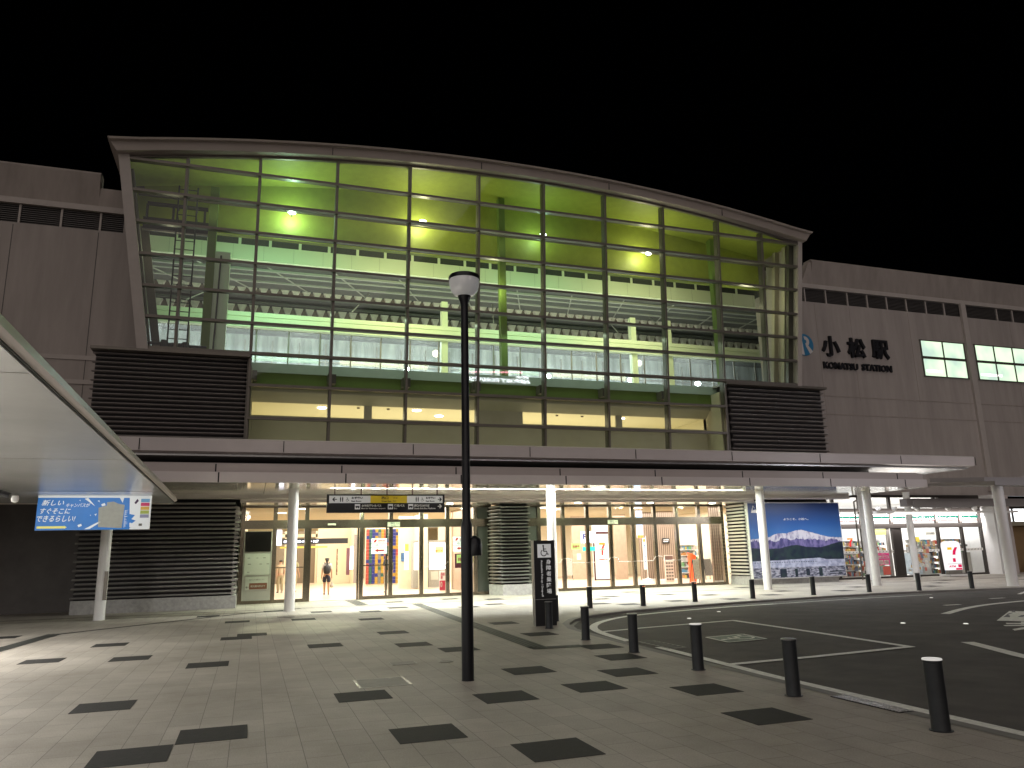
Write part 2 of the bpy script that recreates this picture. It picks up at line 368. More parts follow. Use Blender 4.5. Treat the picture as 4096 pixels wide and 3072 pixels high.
gpoly([(4014, 2470), (4040, 2471), (4041, 2465), (4033, 2461), (4053, 2454), (4033, 2456)], BLUEP, .004)
gpoly([(4070, 2470), (4092, 2470), (4110, 2460), (4085, 2463)], BLUEP, .004)
gpoly([(4022, 2493), (4028, 2498), (4120, 2498), (4120, 2493)], LINE, 0)
gpoly([(4013, 2502), (4020, 2506), (4140, 2505), (4140, 2500)], LINE, 0)
gpoly([(4049, 2518), (4059, 2524), (4115, 2516), (4115, 2507)], LINE, 0)
gpoly([(4085, 2488), (4083, 2500), (4110, 2500), (4112, 2488)], LINE, .001)
mk.build('road_marking', kind='structure')
def ground_thing(name, label, cat, pts, rim, m, rimw=.03):
    mb = MB(); xs = [p[0] for p in pts]; ys = [p[1] for p in pts]; x0, x1, y0, y1 = min(xs), max(xs), min(ys), max(ys)
    mb.box(x0, x1, y0, y1, 0.001, 0.006, rim); mb.box(x0+rimw, x1-rimw, y0+rimw, y1-rimw, 0.006, 0.008, m)
    return tag(mb.build(name, loc=((x0+x1)/2, (y0+y1)/2, 0)), label, cat)
RIM = mat('worn_steel_rim', (0.34, 0.32, 0.29), 0.35, metal=0.7, var=.25, vs=20)
COV = mat('cover_infill', (0.25, 0.235, 0.21), 0.6, var=0.15, vs=5, bump=.2)
ground_thing('access_cover', 'large square paving access cover with bright steel rim left of the lamp post', 'manhole cover', [(1.35, 10.06), (2.02, 10.76)], RIM, COV, .035)
ground_thing('access_cover', 'small rectangular paving cover with thin steel rim behind the larger one', 'manhole cover', [(2.07, 11.88), (2.46, 12.2)], RIM, COV, .015)
c_ = MB().cyl(2.9, 11.92, 0.001, 0.008, 0.11, RIM, n=20).cyl(2.9, 11.92, 0.008, 0.010, 0.095, COV, n=20)
tag(c_.build('round_cover', loc=(2.9, 11.92, 0)), 'small round metal cover in the paving beside the lamp post', 'manhole cover')
ground_thing('access_cover', 'thin outlined paving cover close in front of the slim column by the open door', 'manhole cover', [(0.75, 22.6), (1.25, 23.0)], RIM, COV, .015)
gr = MB()
GRT = mat('galvanised_grating', (0.55, 0.54, 0.52), 0.3, metal=0.6, var=.6, vs=30)
gr.box(6.02, 6.20, 6.25, 7.2, 0.001, 0.006, BLACKM)
for i in range(24): gr.box(6.03, 6.19, 6.27+i*.039, 6.285+i*.039, 0.006, 0.012, GRT)
for x in (6.03, 6.11, 6.18): gr.box(x-.005, x+.005, 6.25, 7.2, 0.012, 0.014, GRT)
tag(gr.build('drain_grate', loc=(6.1, 6.7, 0)), 'glinting steel drain grating at the kerb between the two nearest bollards', 'drain')
for i, (x, y, lab) in enumerate([(7.0, 12.6, 'grey kerbside inlet plate at the gap in the white edge line')]):
    m_ = MB().box(x-.18, x+.18, y-.6, y+.6, RZ+.001, RZ+.012, GUTT)
    for k in range(7): m_.box(x-.12, x+.12, y-.5+k*.16, y-.44+k*.16, RZ+.012, RZ+.016, BLACKM)
    tag(m_.build('drain_inlet', loc=(x, y, RZ)), lab, 'drain')
STUD = mat('road_stud_lens', (0.9, 0.9, 0.85), 0.2, emit=(1, .97, .9), es=0.35)
for x, y, lab in ((13.29, 13.39, 'small white road stud on the open asphalt left of the painted arc'), (14.19, 12.63, 'road stud just left of the painted wheelchair symbol'),
                  (20.1, 19.0, 'tiny road stud near the far kerb below the bollards'), (11.9, 18.2, 'road stud inside the white edge curve'), (10.2, 16.9, 'road stud beyond the marked bay')):
    s_ = MB().lathe(x, y, [(.055, RZ), (.05, RZ+.008), (.035, RZ+.015), (.01, RZ+.017)], STUD, n=12)
    tag(s_.build('road_stud', smooth=True, loc=(x, y, RZ)), lab, 'road stud', 'small road studs on the asphalt')

# ------------------------------------------------------------------ station building
def arc(x): return 16.8-0.0060*(x-9.4)**2
TT = tan(R(4))
def gy(z): return 28-(z-5.5)*TT
ST = thing('station_building', (9.5, 30, 0), 'long station building with a bulging green-lit glass hall front under an arched roof', 'station')
XS = [-2.86, -0.37, 2.45, 5.27, 8.1, 10.92, 13.74, 16.56, 19.38, 21.72]
ZS = [5.43, 6.47, 7.64, 8.78, 9.88, 10.97, 12.09, 13.25, 14.37, 15.5]
def exl(z): return -4.0-(z-8.75)*0.153
def exr(z): return 23.26+(z-8.75)*0.072

# outer walls, left and right of the glass hall
def side_wall(name, x0, x1, ribs, parap):
    w = MB(); w.box(x0, x1, 30.0, 30.4, 0 if x0 < 0 else 3.95, 13.78, WALL)
    w.box(x0, x1, 30.14, 30.4, 13.78, 14.52, SLATB)
    for k in range(9): w.box(x0, x1, 30.06, 30.14, 13.80+k*.08, 13.835+k*.08, VENT)
    w.box(x0, x1, 29.93, 30.4, 14.52, 14.74, TRIM)
    w.prismx([(30.05, 14.74), (29.86, 16.0), (29.98, 16.12), (30.5, 16.12), (30.5, 14.74)], parap[0], parap[1], WALLD)
    if parap[0] > x0: w.box(x0, parap[0], 30.2, 30.5, 14.74, 15.3, WALLD)
    if parap[1] < x1: w.box(parap[1], x1, 30.0, 30.5, 14.74, 15.50, WALLD)
    for x in ribs: w.box(x-.035, x+.035, 30.02, 30.15, 13.78, 14.52, TRIM)
    return w
w = side_wall('wall', -40, -5.2, (-6.0, -7.3, -8.65, -10.0, -11.4), (-40, -6.12))
for zz in (8.75, 7.86): w.box(-40, -5.6, 29.965, 30.0, zz, zz+.16, TRIM)
for x in (-6.02, -8.8, -11.6): w.box(x-.012, x+.012, 29.993, 30.0, 4.8, 13.7, VENT)
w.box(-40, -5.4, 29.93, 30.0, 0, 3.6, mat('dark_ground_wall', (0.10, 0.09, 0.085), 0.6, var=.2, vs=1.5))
w.hexa([(-5.2, 30.0, 8.7), (-3.98, 30.0, 8.7), (-3.98, 30.4, 8.7), (-5.2, 30.4, 8.7), (-5.2, 30.0, 15.5), (-5.0, 30.0, 15.5), (-5.0, 30.4, 15.5), (-5.2, 30.4, 15.5)], WALL)
w.box(-5.2, -.5, 30.05, 30.4, 0, 8.7, SLATB)
w.build('wall', ST)
w = side_wall('wall', 23.4, 70, (26.2, 27.52, 28.9, 30.2, 31.5, 32.84, 34.2, 35.5, 39.4, 40.6, 42), (26.75, 70))
w.hexa([(26.0, 29.95, 14.74), (26.75, 29.95, 14.74), (26.75, 30.4, 14.74), (26.0, 30.4, 14.74), (26.6, 29.95, 15.95), (26.75, 29.95, 15.95), (26.75, 30.4, 15.95), (26.6, 30.4, 15.95)], WALLD)
for x in (28.9, 32.8, 40.2): w.box(x-.012, x+.012, 29.993, 30.0, 8.7, 13.7, WALLD)
for x in (26.7,): w.box(x-.012, x+.012, 29.993, 30.0, 7.9, 13.7, WALLD)
for zz in (8.86, 7.93): w.box(24.9, 70, 29.985, 30.0, zz, zz+.05, WALLD)
w.box(36.55, 36.90, 29.86, 30.0, 4.2, 14.55, TRIM)
w.build('wall', ST)
# ghost of removed letters is only weathering on the render
WIN = []
def lit_window(x0, x1, z0, z1, cols, seed):
    m = bpy.data.materials.new('lit_window_interior'); m.use_nodes = True; n = m.node_tree.nodes; l = m.node_tree.links; n.clear()
    o = n.new('ShaderNodeOutputMaterial'); e = n.new('ShaderNodeEmission'); tc = n.new('ShaderNodeTexCoord'); no = n.new('ShaderNodeTexNoise')
    mp = n.new('ShaderNodeMapping'); mp.inputs['Location'].default_value = (seed, 0, seed); l.new(tc.outputs['Object'], mp.inputs[0]); l.new(mp.outputs[0], no.inputs[0])
    no.inputs['Scale'].default_value = .8; rp = n.new('ShaderNodeValToRGB'); rp.color_ramp.elements[0].position = .35; rp.color_ramp.elements[1].position = .62
    rp.color_ramp.elements[0].color = (.38, .50, .42, 1); rp.color_ramp.elements[1].color = (.60, .78, .52, 1)
    l.new(no.outputs[0], rp.inputs[0]); l.new(rp.outputs[0], e.inputs[0]); e.inputs[1].default_value = .85; l.new(e.outputs[0], o.inputs[0])
    f = MB()
    f.box(x0-.05, x1+.05, 29.93, 29.985, z0-.05, z0, ALUD).box(x0-.05, x1+.05, 29.93, 29.985, z1, z1+.05, ALUD)
    zm = (z0+z1)/2+.04
    f.box(x0, x1, 29.94, 29.98, zm-.07, zm+.07, ALUD)
    for i in range(cols+1):
        x = x0+(x1-x0)*i/cols; f.box(x-.04, x+.04, 29.945, 29.975, z0, z1, ALUD)
    fo = f.build('window', ST)
    g = MB().box(x0, x1, 29.985, 29.992, z0, z1, m); g.build('pane', fo)
    g = MB(); g.box(x0+.2, x0+(x1-x0)*.42, 29.978, 29.984, z0+.22, z0+.34, emis('ceiling_tube_glow', (1, .98, .9), 1.6)); g.build('tube_light', fo)
lit_window(33.36, 36.42, 10.27, 12.2, 2, 3)
lit_window(37.2, 41.4, 10.27, 12.2, 3, 9)
lit_window(42.0, 45.0, 10.27, 12.2, 2, 5)

# arched roof over the hall
N = 40; rf = MB(); X0, X1 = -5.10, 23.92
prof = [(27.15, .0), (26.92, .03), (26.88, .33), (26.74, .35), (26.72, .42), (26.9, .48), (27.6, .52), (31.5, .52), (31.5, 0.0)]
vs = []; fs = []
for i in range(N+1):
    t = i/N; x = X0+(X1-X0)*t
    for k, (y, dz) in enumerate(prof):
        ex = 0
        if i == 0: ex = -dz*.7
        if i == N: ex = dz*.7
        vs.append((x+ex, y, arc(x)+dz*(1.0 if k else 1)))
np_ = len(prof)
for i in range(N):
    for k in range(np_): fs.append((i*np_+k, i*np_+(k+1) % np_, (i+1)*np_+(k+1) % np_, (i+1)*np_+k))
fs += [tuple(range(np_)), tuple(N*np_+k for k in range(np_-1, -1, -1))]
rf.add(vs, fs, ROOFM)
for x in (2.2, 8.1, 13.8, 19.4):
    rf.box(x-.012, x+.012, 26.875, 26.95, arc(x)+.04, arc(x)+.32, BLACKM)
rf.build('roof', ST)

# curtain wall frame
cw = MB()
def slab_t(x0, x1, z0, z1, d0, d1, m, mb=None):      # a bar lying in the leaning glass plane, d = distance in front (-) / behind (+)
    mb = mb or cw
    mb.hexa([(x0, gy(z0)+d0, z0), (x1, gy(z0)+d0, z0), (x1, gy(z0)+d1, z0), (x0, gy(z0)+d1, z0), (x0, gy(z1)+d0, z1), (x1, gy(z1)+d0, z1), (x1, gy(z1)+d1, z1), (x0, gy(z1)+d1, z1)], m)
fins = MB()
for i, x in enumerate(XS):
    zb = 8.78 if (x < -1 or x > 20) else 5.43
    zt = arc(x)-.02
    slab_t(x-.04, x+.04, zb, zt, -.05, .02, ALU)
    slab_t(x-.055, x+.055, zb, zt, .03, .30, ALUD, fins)
for j, zz in enumerate(ZS):
    if zz < 8.7: x0, x1 = -0.37, 19.38
    else: x0, x1 = exl(zz)+.05, exr(zz)-.05
    slab_t(x0, x1, zz-.055, zz+.0, -.13, .015, ALU)
    slab_t(x0, x1, zz+.003, zz+.05, -.10, .012, ALU)
    slab_t(x0, x1, zz-.04, zz+.04, .03, .12, ALUD, fins)
slab_t(-.42, 19.43, 5.25, 5.36, -.14, .1, ALU)
# top rail under the arch
for i in range(N):
    xa = max(exl(15.6)+.05, X0+(X1-X0)*i/N); xb = min(exr(15.6)-.05, X0+(X1-X0)*(i+1)/N)
    if xb > xa:
        za, zb_ = arc(xa), arc(xb)
        cw.hexa([(xa, gy(za)-.07, za-.09), (xb, gy(zb_)-.07, zb_-.09), (xb, gy(zb_)+.05, zb_-.09), (xa, gy(za)+.05, za-.09),
                 (xa, gy(za)-.07, za+.03), (xb, gy(zb_)-.07, zb_+.03), (xb, gy(zb_)+.05, zb_+.03), (xa, gy(za)+.05, za+.03)], ALU)
cwo = cw.build('curtain_wall_frame', ST)
fins.build('mullion_fins', cwo)
# tilted end frames
e = MB()
def endbar(fx, wa, wb, m, d0, d1, z0=8.7, z1=15.75):
    a0, a1, b0, b1 = fx(z0)+wa, fx(z0)+wb, fx(z1)+wa, fx(z1)+wb
    e.hexa([(a0, gy(z0)+d0, z0), (a1, gy(z0)+d0, z0), (a1, gy(z0)+d1, z0), (a0, gy(z0)+d1, z0), (b0, gy(z1)+d0, z1), (b1, gy(z1)+d0, z1), (b1, gy(z1)+d1, z1), (b0, gy(z1)+d1, z1)], m)
endbar(exl, -.05, .30, TRIM, -.16, -.02)
endbar(exl, -.03, .20, TRIM, 0, .3)
endbar(exl, .0, .12, ALUD, .1, 2.4)
endbar(exl, .12, .30, ALUD, 0.9, 1.3)
endbar(exl, -.02, .5, ALUD, 2.3, 2.5)
e.build('end_frame', cwo); e = MB()
endbar(exr, -.10, .12, TRIM, -.16, -.02)
endbar(exr, -.06, .08, TRIM, 0, 2.3)
endbar(exr, -.30, -.06, BEIGE, .55, .8)
endbar(exr, -.30, -.06, ALUD, .25, .45)
endbar(exr, -.30, -.06, BEIGE, 1.3, 1.5)
e.build('end_frame', cwo)
# ledge on top of the louvre blocks (floor of the hall ends)
sl_ = MB()
sl_.box(-5.45, -0.37, 27.62, 30.0, 8.62, 8.72, ALU); sl_.build('ledge', ST)
MB().box(19.38, 24.75, 27.62, 30.0, 8.62, 8.72, ALU).build('ledge', ST)
# glass, one sheet per bay
edges = [None]+XS+[None]
for i in range(len(edges)-1):
    g = MB(); zb = 5.43 if -0.5 < (edges[i] if edges[i] is not None else -9) < 19 else 8.78
    for j in range(len(ZS)):
        z0 = ZS[j]; z1 = ZS[j+1] if j+1 < len(ZS) else None
        if z0 < zb-.01: continue
        def ex(z, s): return (edges[i] if edges[i] is not None else exl(z)) if s == 0 else (edges[i+1] if edges[i+1] is not None else exr(z))
        if z1 is None:
            a0, a1 = ex(z0, 0), ex(z0, 1)
            g.quad((a0, gy(z0), z0), (a1, gy(z0), z0), (a1, gy(arc(a1)), arc(a1)), (a0, gy(arc(a0)), arc(a0)), GLS)
        else:
            g.quad((ex(z0, 0), gy(z0), z0), (ex(z0, 1), gy(z0), z0), (ex(z1, 1), gy(z1), z1), (ex(z1, 0), gy(z1), z1), GLS)
    g.build('glass_sheet', cwo)

# lime bulkhead and vaulted lining behind the glass
b = MB(); vs = []; fs = []
for i in range(N+1):
    x = -4.9+(23.55+4.9)*i/N
    vs += [(x, 27.3, arc(x)-.02), (x, 29.6, arc(x)-.02), (x, 29.6, 14.02), (x, 29.85, 14.02)]
for i in range(N):
    for k in range(3): fs.append((i*4+k, i*4+k+1, i*4+4+k+1, i*4+4+k))
b.add(vs, fs, LIME); b.build('green_lining', ST)
b = MB(); b.box(-4.3, 23.3, 28.72, 30.0, 8.34, 8.70, mat('slab_edge_paint', (.46, .58, .50), .5, var=.05)); b.build('floor_slab', ST)
b = MB(); b.box(-0.3, 19.34, 28.76, 28.9, 7.80, 8.34, LIMED)
for x in XS[1:-1]: b.box(x-.05, x+.25, 28.3, 28.76, 7.95, 8.3, ALUD)
b.build('green_strip', ST)
b = MB()
b.box(-0.3, 19.34, 28.9, 29.3, 7.66, 7.80, BEIGE)
b.prismx([(28.9, 7.66), (29.3, 7.33), (29.35, 7.33), (29.35, 7.66)], -0.3, 19.34, BEIGE)
b.box(-0.3, 19.34, 29.3, 29.4, 5.3, 6.83, BEIGE)
for x0, x1 in ((3.90, 4.2), (8.42, 10.45), (14.75, 15.05), (19.28, 19.34), (-.3, -.25)): b.box(x0, x1, 29.3, 29.4, 6.83, 7.33, BEIGE)
b.hexa([(19.28, 28.1, 5.3), (19.42, 28.1, 5.3), (19.42, 29.4, 5.3), (19.28, 29.4, 5.3), (19.28, 28.1, 8.34), (19.42, 28.1, 8.34), (19.42, 29.4, 8.34), (19.28, 29.4, 8.34)], BEIGE)
b.box(-.42, -.28, 28.1, 29.4, 5.3, 8.34, BEIGE)
b.box(-.4, 19.4, 27.95, 29.4, 5.2, 5.3, BEIGE)
b.build('inner_wall', ST)
# upper concourse ceiling seen through the openings
CEILW = mat('cream_ceiling', (0.74, 0.70, 0.52), 0.6)
b = MB(); b.box(-0.4, 19.6, 29.4, 37, 7.45, 7.55, CEILW); b.box(-.4, 19.6, 37, 37.1, 3.9, 7.55, CEILW); b.box(-.4, 19.6, 29.4, 37, 3.85, 3.95, BEIGE)
b.box(-.5, -.4, 29.4, 37, 3.9, 7.5, CEILW); b.box(19.6, 19.7, 29.4, 37, 3.9, 7.5, CEILW); co = b.build('upper_concourse', ST)
DISC = emis('downlight_disc', (1, .98, .9), 6)
for x, y in ((2.4, 30.6), (6.2, 30.4), (7.4, 31.5), (15.6, 30.5)):
    MB().cyl(x, y, 7.42, 7.448, .17, DISC, n=20).build('downlight', co)
for x, y in ((3.8, 30.3), (5.0, 30.3), (12.4, 30.3), (13.6, 30.3)): MB().cyl(x, y, 7.40, 7.448, .06, ALU, n=12).build('sensor', co)
area('concourse_light', (9.5, 32.5, 7.3), 17, 3, 420, (1, .88, .60))
area('concourse_light', (9.5, 31.5, 4.3), 17, 2, 130, (1, .88, .62), rot=(pi, 0, 0))

# green posts, rail with floodlights, ladder, cabinet, cable tray
b = MB(); b.box(-2.14, -1.84, 28.9, 29.2, 8.7, 15.6, LIMED)
b.build('post', ST); MB().box(9.45, 9.72, 28.9, 29.2, 8.7, 16.7, LIMED).build('post', ST); MB().box(20.0, 20.25, 28.9, 29.2, 8.7, 16.0, LIMED).build('post', ST)
MB().box(-4.6, 23.4, 28.72, 28.84, 14.86, 14.98, ALUD).build('service_rail', ST)
FL = [(1168, 848, (.50, 1, .62), 48), (1693, 882, (1, .96, .52), 46), (2175, 935, (.50, 1, .66), 16), (2596, 1012, (1, .93, .56), 36)]
for i, (u, v, c, pw) in enumerate(FL):
    p = P(u, v, 28.55)
    m = emis('floodlight_lens_%d' % i, tuple(min(1, .5+.5*a) for a in c), 22 if pw > 50 else 7)
    h = MB().box(p.x-.10, p.x+.10, 28.70, 28.80, p.z+.06, p.z+.12, BLACK); h.box(p.x-.02, p.x+.02, 28.70, 28.78, p.z-.10, p.z+.1, BLACK)
    ho = h.build('floodlight', ST)
    n_ = 20; a_ = []
    for rr_, dy in ((1.0, 0), (.75, -.04), (.3, -.055)): a_ += [(p.x+.15*rr_*cos(2*pi*k/n_), 28.62+dy, p.z+.075*rr_*sin(2*pi*k/n_)) for k in range(n_)]
    MB().add(a_, [(q*n_+k, q*n_+(k+1) % n_, (q+1)*n_+(k+1) % n_, (q+1)*n_+k) for q in range(2) for k in range(n_)]+[tuple(range(2*n_, 3*n_))], m).build('lens', ho)
    point('floodlight_fill', (p.x, 28.40, p.z+.02), pw*.42, c, .12)
    point('floodlight_halo', (p.x, 29.08, p.z+.12), pw*.75, tuple(.35+.65*a for a in c), .14)
point('floodlight_fill', (9.1, 28.6, 12.4), 26, (1, 1, .62), .2)  # added fill, no floodlight stands here
area('bulkhead_fill', (9.5, 28.3, 14.2), 25, .3, 26, (1, 1, .7), rot=(R(160), 0, 0))  # overall fill added for the green lining, no fixture
point('floodlight_fill', (21.6, 28.6, 12.6), 20, (1, .95, .6), .2)  # fill added in the right bay, without a fixture
point('floodlight_fill', (-3.4, 29.1, 13.0), 10, (1, .95, .6), .2)  # fill added in the left bay, without a fixture
ld = MB()
for x in (-3.2, -2.55): ld.tube((x, 28.45, 8.75), (x, 28.45, 15.25), .028, BLACK)
zz = 9.0
while zz < 15.2: ld.tube((-3.2, 28.45, zz), (-2.55, 28.45, zz), .018, BLACK); zz += .34
for zz in (14.45, 14.1): ld.tube((-3.2, 28.45, zz), (-3.2, 28.9, zz), .02, BLACK); ld.tube((-2.55, 28.45, zz), (-2.55, 28.9, zz), .02, BLACK)
ld.build('ladder', ST, smooth=True)
tr = MB(); tr.box(-4.4, -2.14, 28.95, 29.2, 13.62, 14.10, BLACK); tr.box(-4.4, -2.14, 28.9, 28.97, 13.56, 13.62, ALU); tr.box(-4.3, -2.2, 28.95, 29.1, 14.62, 14.72, BLACK)
for x in (-4.3, -3.4, -2.3): tr.box(x-.04, x+.04, 29, 29.08, 14.1, 14.65, BLACK)
tr.build('cable_tray', ST)
cb = MB(); cb.box(-1.84, -1.30, 28.95, 29.4, 8.7, 13.0, mat('duct_paint', (.62, .72, .55), .5)); cb.box(-1.72, -1.42, 28.9, 28.95, 10.3, 11.9, mat('duct_paint', (.62, .72, .55)))
cb.tube((-1.7, 28.85, 8.7), (-1.62, 28.85, 12.8), .03, BLACK); cb.build('service_duct', ST, smooth=True)
vv = MB()
for x, zz in ((-3.3, 9.15), (-2.6, 9.1)):
    vv.tube((x-.6, 28.5, zz), (x+.7, 28.5, zz), .05, BLACK); vv.lathe(x, 28.5, [(.12, zz-.12), (.14, zz), (.12, zz+.12)], BLACK, n=10)
vv.build('pipework', ST, smooth=True)

# ------------------------------------------------------------------ platform structures behind the hall
def zs(z32, y): return 1.6+(z32-1.6)*y/32
PF = thing('platform_canopy', (9.5, 38, 8.7), 'platform roof with corrugated edges and pale girders seen through the hall glass', 'platform roof')
DK = mat('canopy_deck_dark', (0.10, 0.105, 0.095), 0.7, var=.15)
b = MB(); yb = 33
b.box(-5.5, 33, yb, yb+.25, zs(13.96, yb), zs(14.63, yb), PALE)
for k in range(30): b.box(-5.2+k*1.27, -5.195+k*1.27, yb-.004, yb, zs(13.98, yb), zs(14.6, yb), ALUD)
b.box(-5.5, 33, yb+.02, yb+.2, zs(14.63, yb), zs(15.05, yb), mat('clerestory_dark', (.05, .055, .05), .25))
for k in range(30): b.box(-5.0+k*1.27, -4.88+k*1.27, yb-.01, yb+.02, zs(14.63, yb), zs(15.05, yb), PALE)
b.box(-5.5, 33, yb-.4, yb+.3, zs(15.05, yb), zs(15.25, yb), BEIGE)
b.build('girder', PF)
b = MB()
b.hexa([(-8, 33.3, zs(13.9, 33.3)), (36, 33.3, zs(13.9, 33.3)), (36, 40, zs(12.74, 40)), (-8, 40, zs(12.74, 40)), (-8, 33.3, zs(13.9, 33.3)+.1), (36, 33.3, zs(13.9, 33.3)+.1), (36, 40, zs(12.74, 40)+.1), (-8, 40, zs(12.74, 40)+.1)], DK)
b.build('deck', PF)
LG = mat('purlin_pale', (.36, .37, .32), .5)
b = MB()
for z32, y in ((13.56, 34.6), (13.35, 36.2), (13.05, 37.8)): b.box(-8, 36, y, y+.12, zs(z32, y)-.05, zs(z32, y)+.05, LG)
for x in range(-6, 35, 3): b.tube((x, 34.0, zs(13.75, 34)), (x+2.2, 39.8, zs(12.72, 39.8)), .035, LG)
for x in (-3.2, 3.9, 10.8, 17.6, 20.8): b.tube((x, 34.2, zs(12.0, 34.2)), (x+1.6, 39.5, zs(13.0, 39.5)), .03, LG)
b.build('purlins', PF)
CORR = mat('corrugated_pale', (.60, .57, .50), .5, var=.25, vs=2)
def corr(y, zt, zb, pitch, x0=-8, x1=38):
    b = MB(); x = x0; pts = []
    zt, zb = zs(zt, y), zs(zb, y)
    while x < x1:
        b.hexa([(x+pitch*.28, y, zb), (x+pitch*.60, y, zb), (x+pitch*.60, y+.24, zb+.0), (x+pitch*.28, y+.24, zb), (x+pitch*.05, y, zt), (x+pitch*.83, y, zt), (x+pitch*.83, y+.24, zt), (x+pitch*.05, y+.24, zt)], CORR); x += pitch
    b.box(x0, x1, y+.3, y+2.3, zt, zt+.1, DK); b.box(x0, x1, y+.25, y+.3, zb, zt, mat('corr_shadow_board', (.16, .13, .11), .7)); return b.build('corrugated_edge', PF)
corr(40, 12.76, 12.55, .55); corr(42, 11.97, 11.68, .60)
b = MB(); b.box(-8, 36, 41.9, 42.1, zs(12.02, 42), zs(12.12, 42), DK); b.box(-8, 36, 44.5, 44.6, zs(11.7, 44), zs(12.9, 44), BLACKM); b.build('dark_beam', PF)
yb = 33.6
b = MB(); b.box(-8, 36, yb, yb+.3, zs(11.02, yb), zs(11.66, yb), PALE); b.box(-8, 36, yb-.06, yb, zs(11.46, yb), zs(11.64, yb), PALE); b.build('girder', PF)
for x in (8.1, 18.2, 20.3): MB().box(x, x+.3, 33.9, 34.2, 8.7, 13.5, PALE).build('post', PF)
TUBE = emis('platform_tube', (.95, 1, 1), 12)
for k, x in enumerate((-4.4, 1.6, 4.3, 6.9, 11.4, 15.6, 18.9, 21.5)):
    MB().box(x-.62, x+.62, 34.5, 34.58, zs(11.0, 34.5)-.06, zs(11.0, 34.5)-.01, TUBE).build('tube_light', PF)
SC = thing('platform_windscreen', (9.5, 34, 8.7), 'run of clear glass wind screens with slim posts along the upper platform', 'glass screen')
b = MB(); x = -7.1; 
while x < 34: b.box(x-.03, x+.03, 34.0, 34.06, 9.0, zs(10.95, 34), ALU); x += 1.37
b.box(-8, 36, 33.98, 34.08, zs(9.93, 34)-.04, zs(9.93, 34)+.04, ALU); b.box(-8, 36, 34, 34.06, zs(10.93, 34), zs(10.98, 34), ALU); b.build('frame', SC)
MB().quad((-8, 34.03, 9.0), (34, 34.03, 9.0), (34, 34.03, zs(10.93, 34)), (-8, 34.03, zs(10.93, 34)), GLP).build('glass', SC)
b = MB()
PW = bpy.data.materials.new('platform_far_side'); PW.use_nodes = True
_n = PW.node_tree.nodes; _l = PW.node_tree.links; _tc = _n.new('ShaderNodeTexCoord'); _mp = _n.new('ShaderNodeMapping'); _mp.inputs['Scale'].default_value = (1.2, 1, .12)
_no = _n.new('ShaderNodeTexNoise'); _no.inputs['Scale'].default_value = 2.2; _no.inputs['Detail'].default_value = 3; _l.new(_tc.outputs['Object'], _mp.inputs[0]); _l.new(_mp.outputs[0], _no.inputs[0])
_rp = _n.new('ShaderNodeValToRGB'); _rp.color_ramp.elements[0].position = .38; _rp.color_ramp.elements[1].position = .66; _rp.color_ramp.elements[0].color = (.17, .19, .20, 1); _rp.color_ramp.elements[1].color = (.52, .56, .58, 1)
_l.new(_no.outputs[0], _rp.inputs[0]); _l.new(_rp.outputs[0], _n['Principled BSDF'].inputs['Base Color'])
b.box(-8, 36, 39.5, 39.6, 8.7, 12.8, PW)
for k in range(33): b.box(-7.5+k*1.33, -7.42+k*1.33, 39.3, 39.4, 8.7, 12.5, ALU)
for zz in (10.2, 11.0, 11.5): b.box(-8, 36, 39.35, 39.4, zz, zz+.08, ALU)
b.box(-3.9, 23.3, 30.42, 39.6, 8.45, 8.66, BEIGE)
tag(b.build('far_platform_wall', loc=(9.5, 39.5, 8.7)), 'grey ribbed wall across the tracks behind the platform glass screens', 'platform wall')
for i, (x, zz) in enumerate(((6.65, 10.3), (13.9, 10.35), (18.6, 10.4), (22.7, 10.4))):
    t_ = thing('platform_lamp', (x, 35, 8.7), ['white globe floodlight glaring behind the screens left of the lamp post head', 'glaring platform lamp behind the screens right of the hall centre', 'glaring platform lamp behind the screens below the second floodlight', 'glaring platform lamp at the right end of the screens'][i], 'platform lamp', 'lamps glaring on the platform')
    MB().cyl(x, 35, 8.7, zz-.1, .04, ALU).build('pole', t_, smooth=True)
    MB().lathe(x, 35, [(.02, zz-.12), (.12, zz-.08), (.16, zz), (.12, zz+.08), (.02, zz+.12)], emis('platform_lamp_glow', (.92, .98, 1), 30), n=16).build('lamp_head', t_, smooth=True)
for x_, c_, p_ in ((0.5, (.50, 1, .62), 42), (6.0, (1, 1, .55), 52), (12.2, (.55, 1, .62), 34), (17.5, (1, 1, .60), 48)):
    area('girder_fill', (x_, 30.4, 12.9), 4.5, .4, p_*1.1, c_, rot=(R(84), 0, 0)); area('girder_fill', (x_, 30.4, 11.2), 4.5, .4, p_*.42, c_, rot=(R(90), 0, 0))  # unseen lights added on the girders in place of floodlight spill
area('cavity_fill', (9.5, 28.25, 10.6), 19, .3, 70, (.78, 1, .72)); area('cavity_fill', (9.5, 28.2, 5.36), 19, .25, 20, (.95, .95, .66), rot=(R(165), 0, 0))  # added unseen lights brightening the slab edge and lower wall
area('platform_light', (8, 36.3, 12.3), 30, 3, 1100, (.86, .95, 1))
area('platform_light', (8, 37.0, 9.0), 30, 2, 120, (1, .97, .92), rot=(pi, 0, 0))
area('platform_light', (8, 42.0, 10.2), 30, 1, 160, (1, .95, .88), rot=(pi, 0, 0))

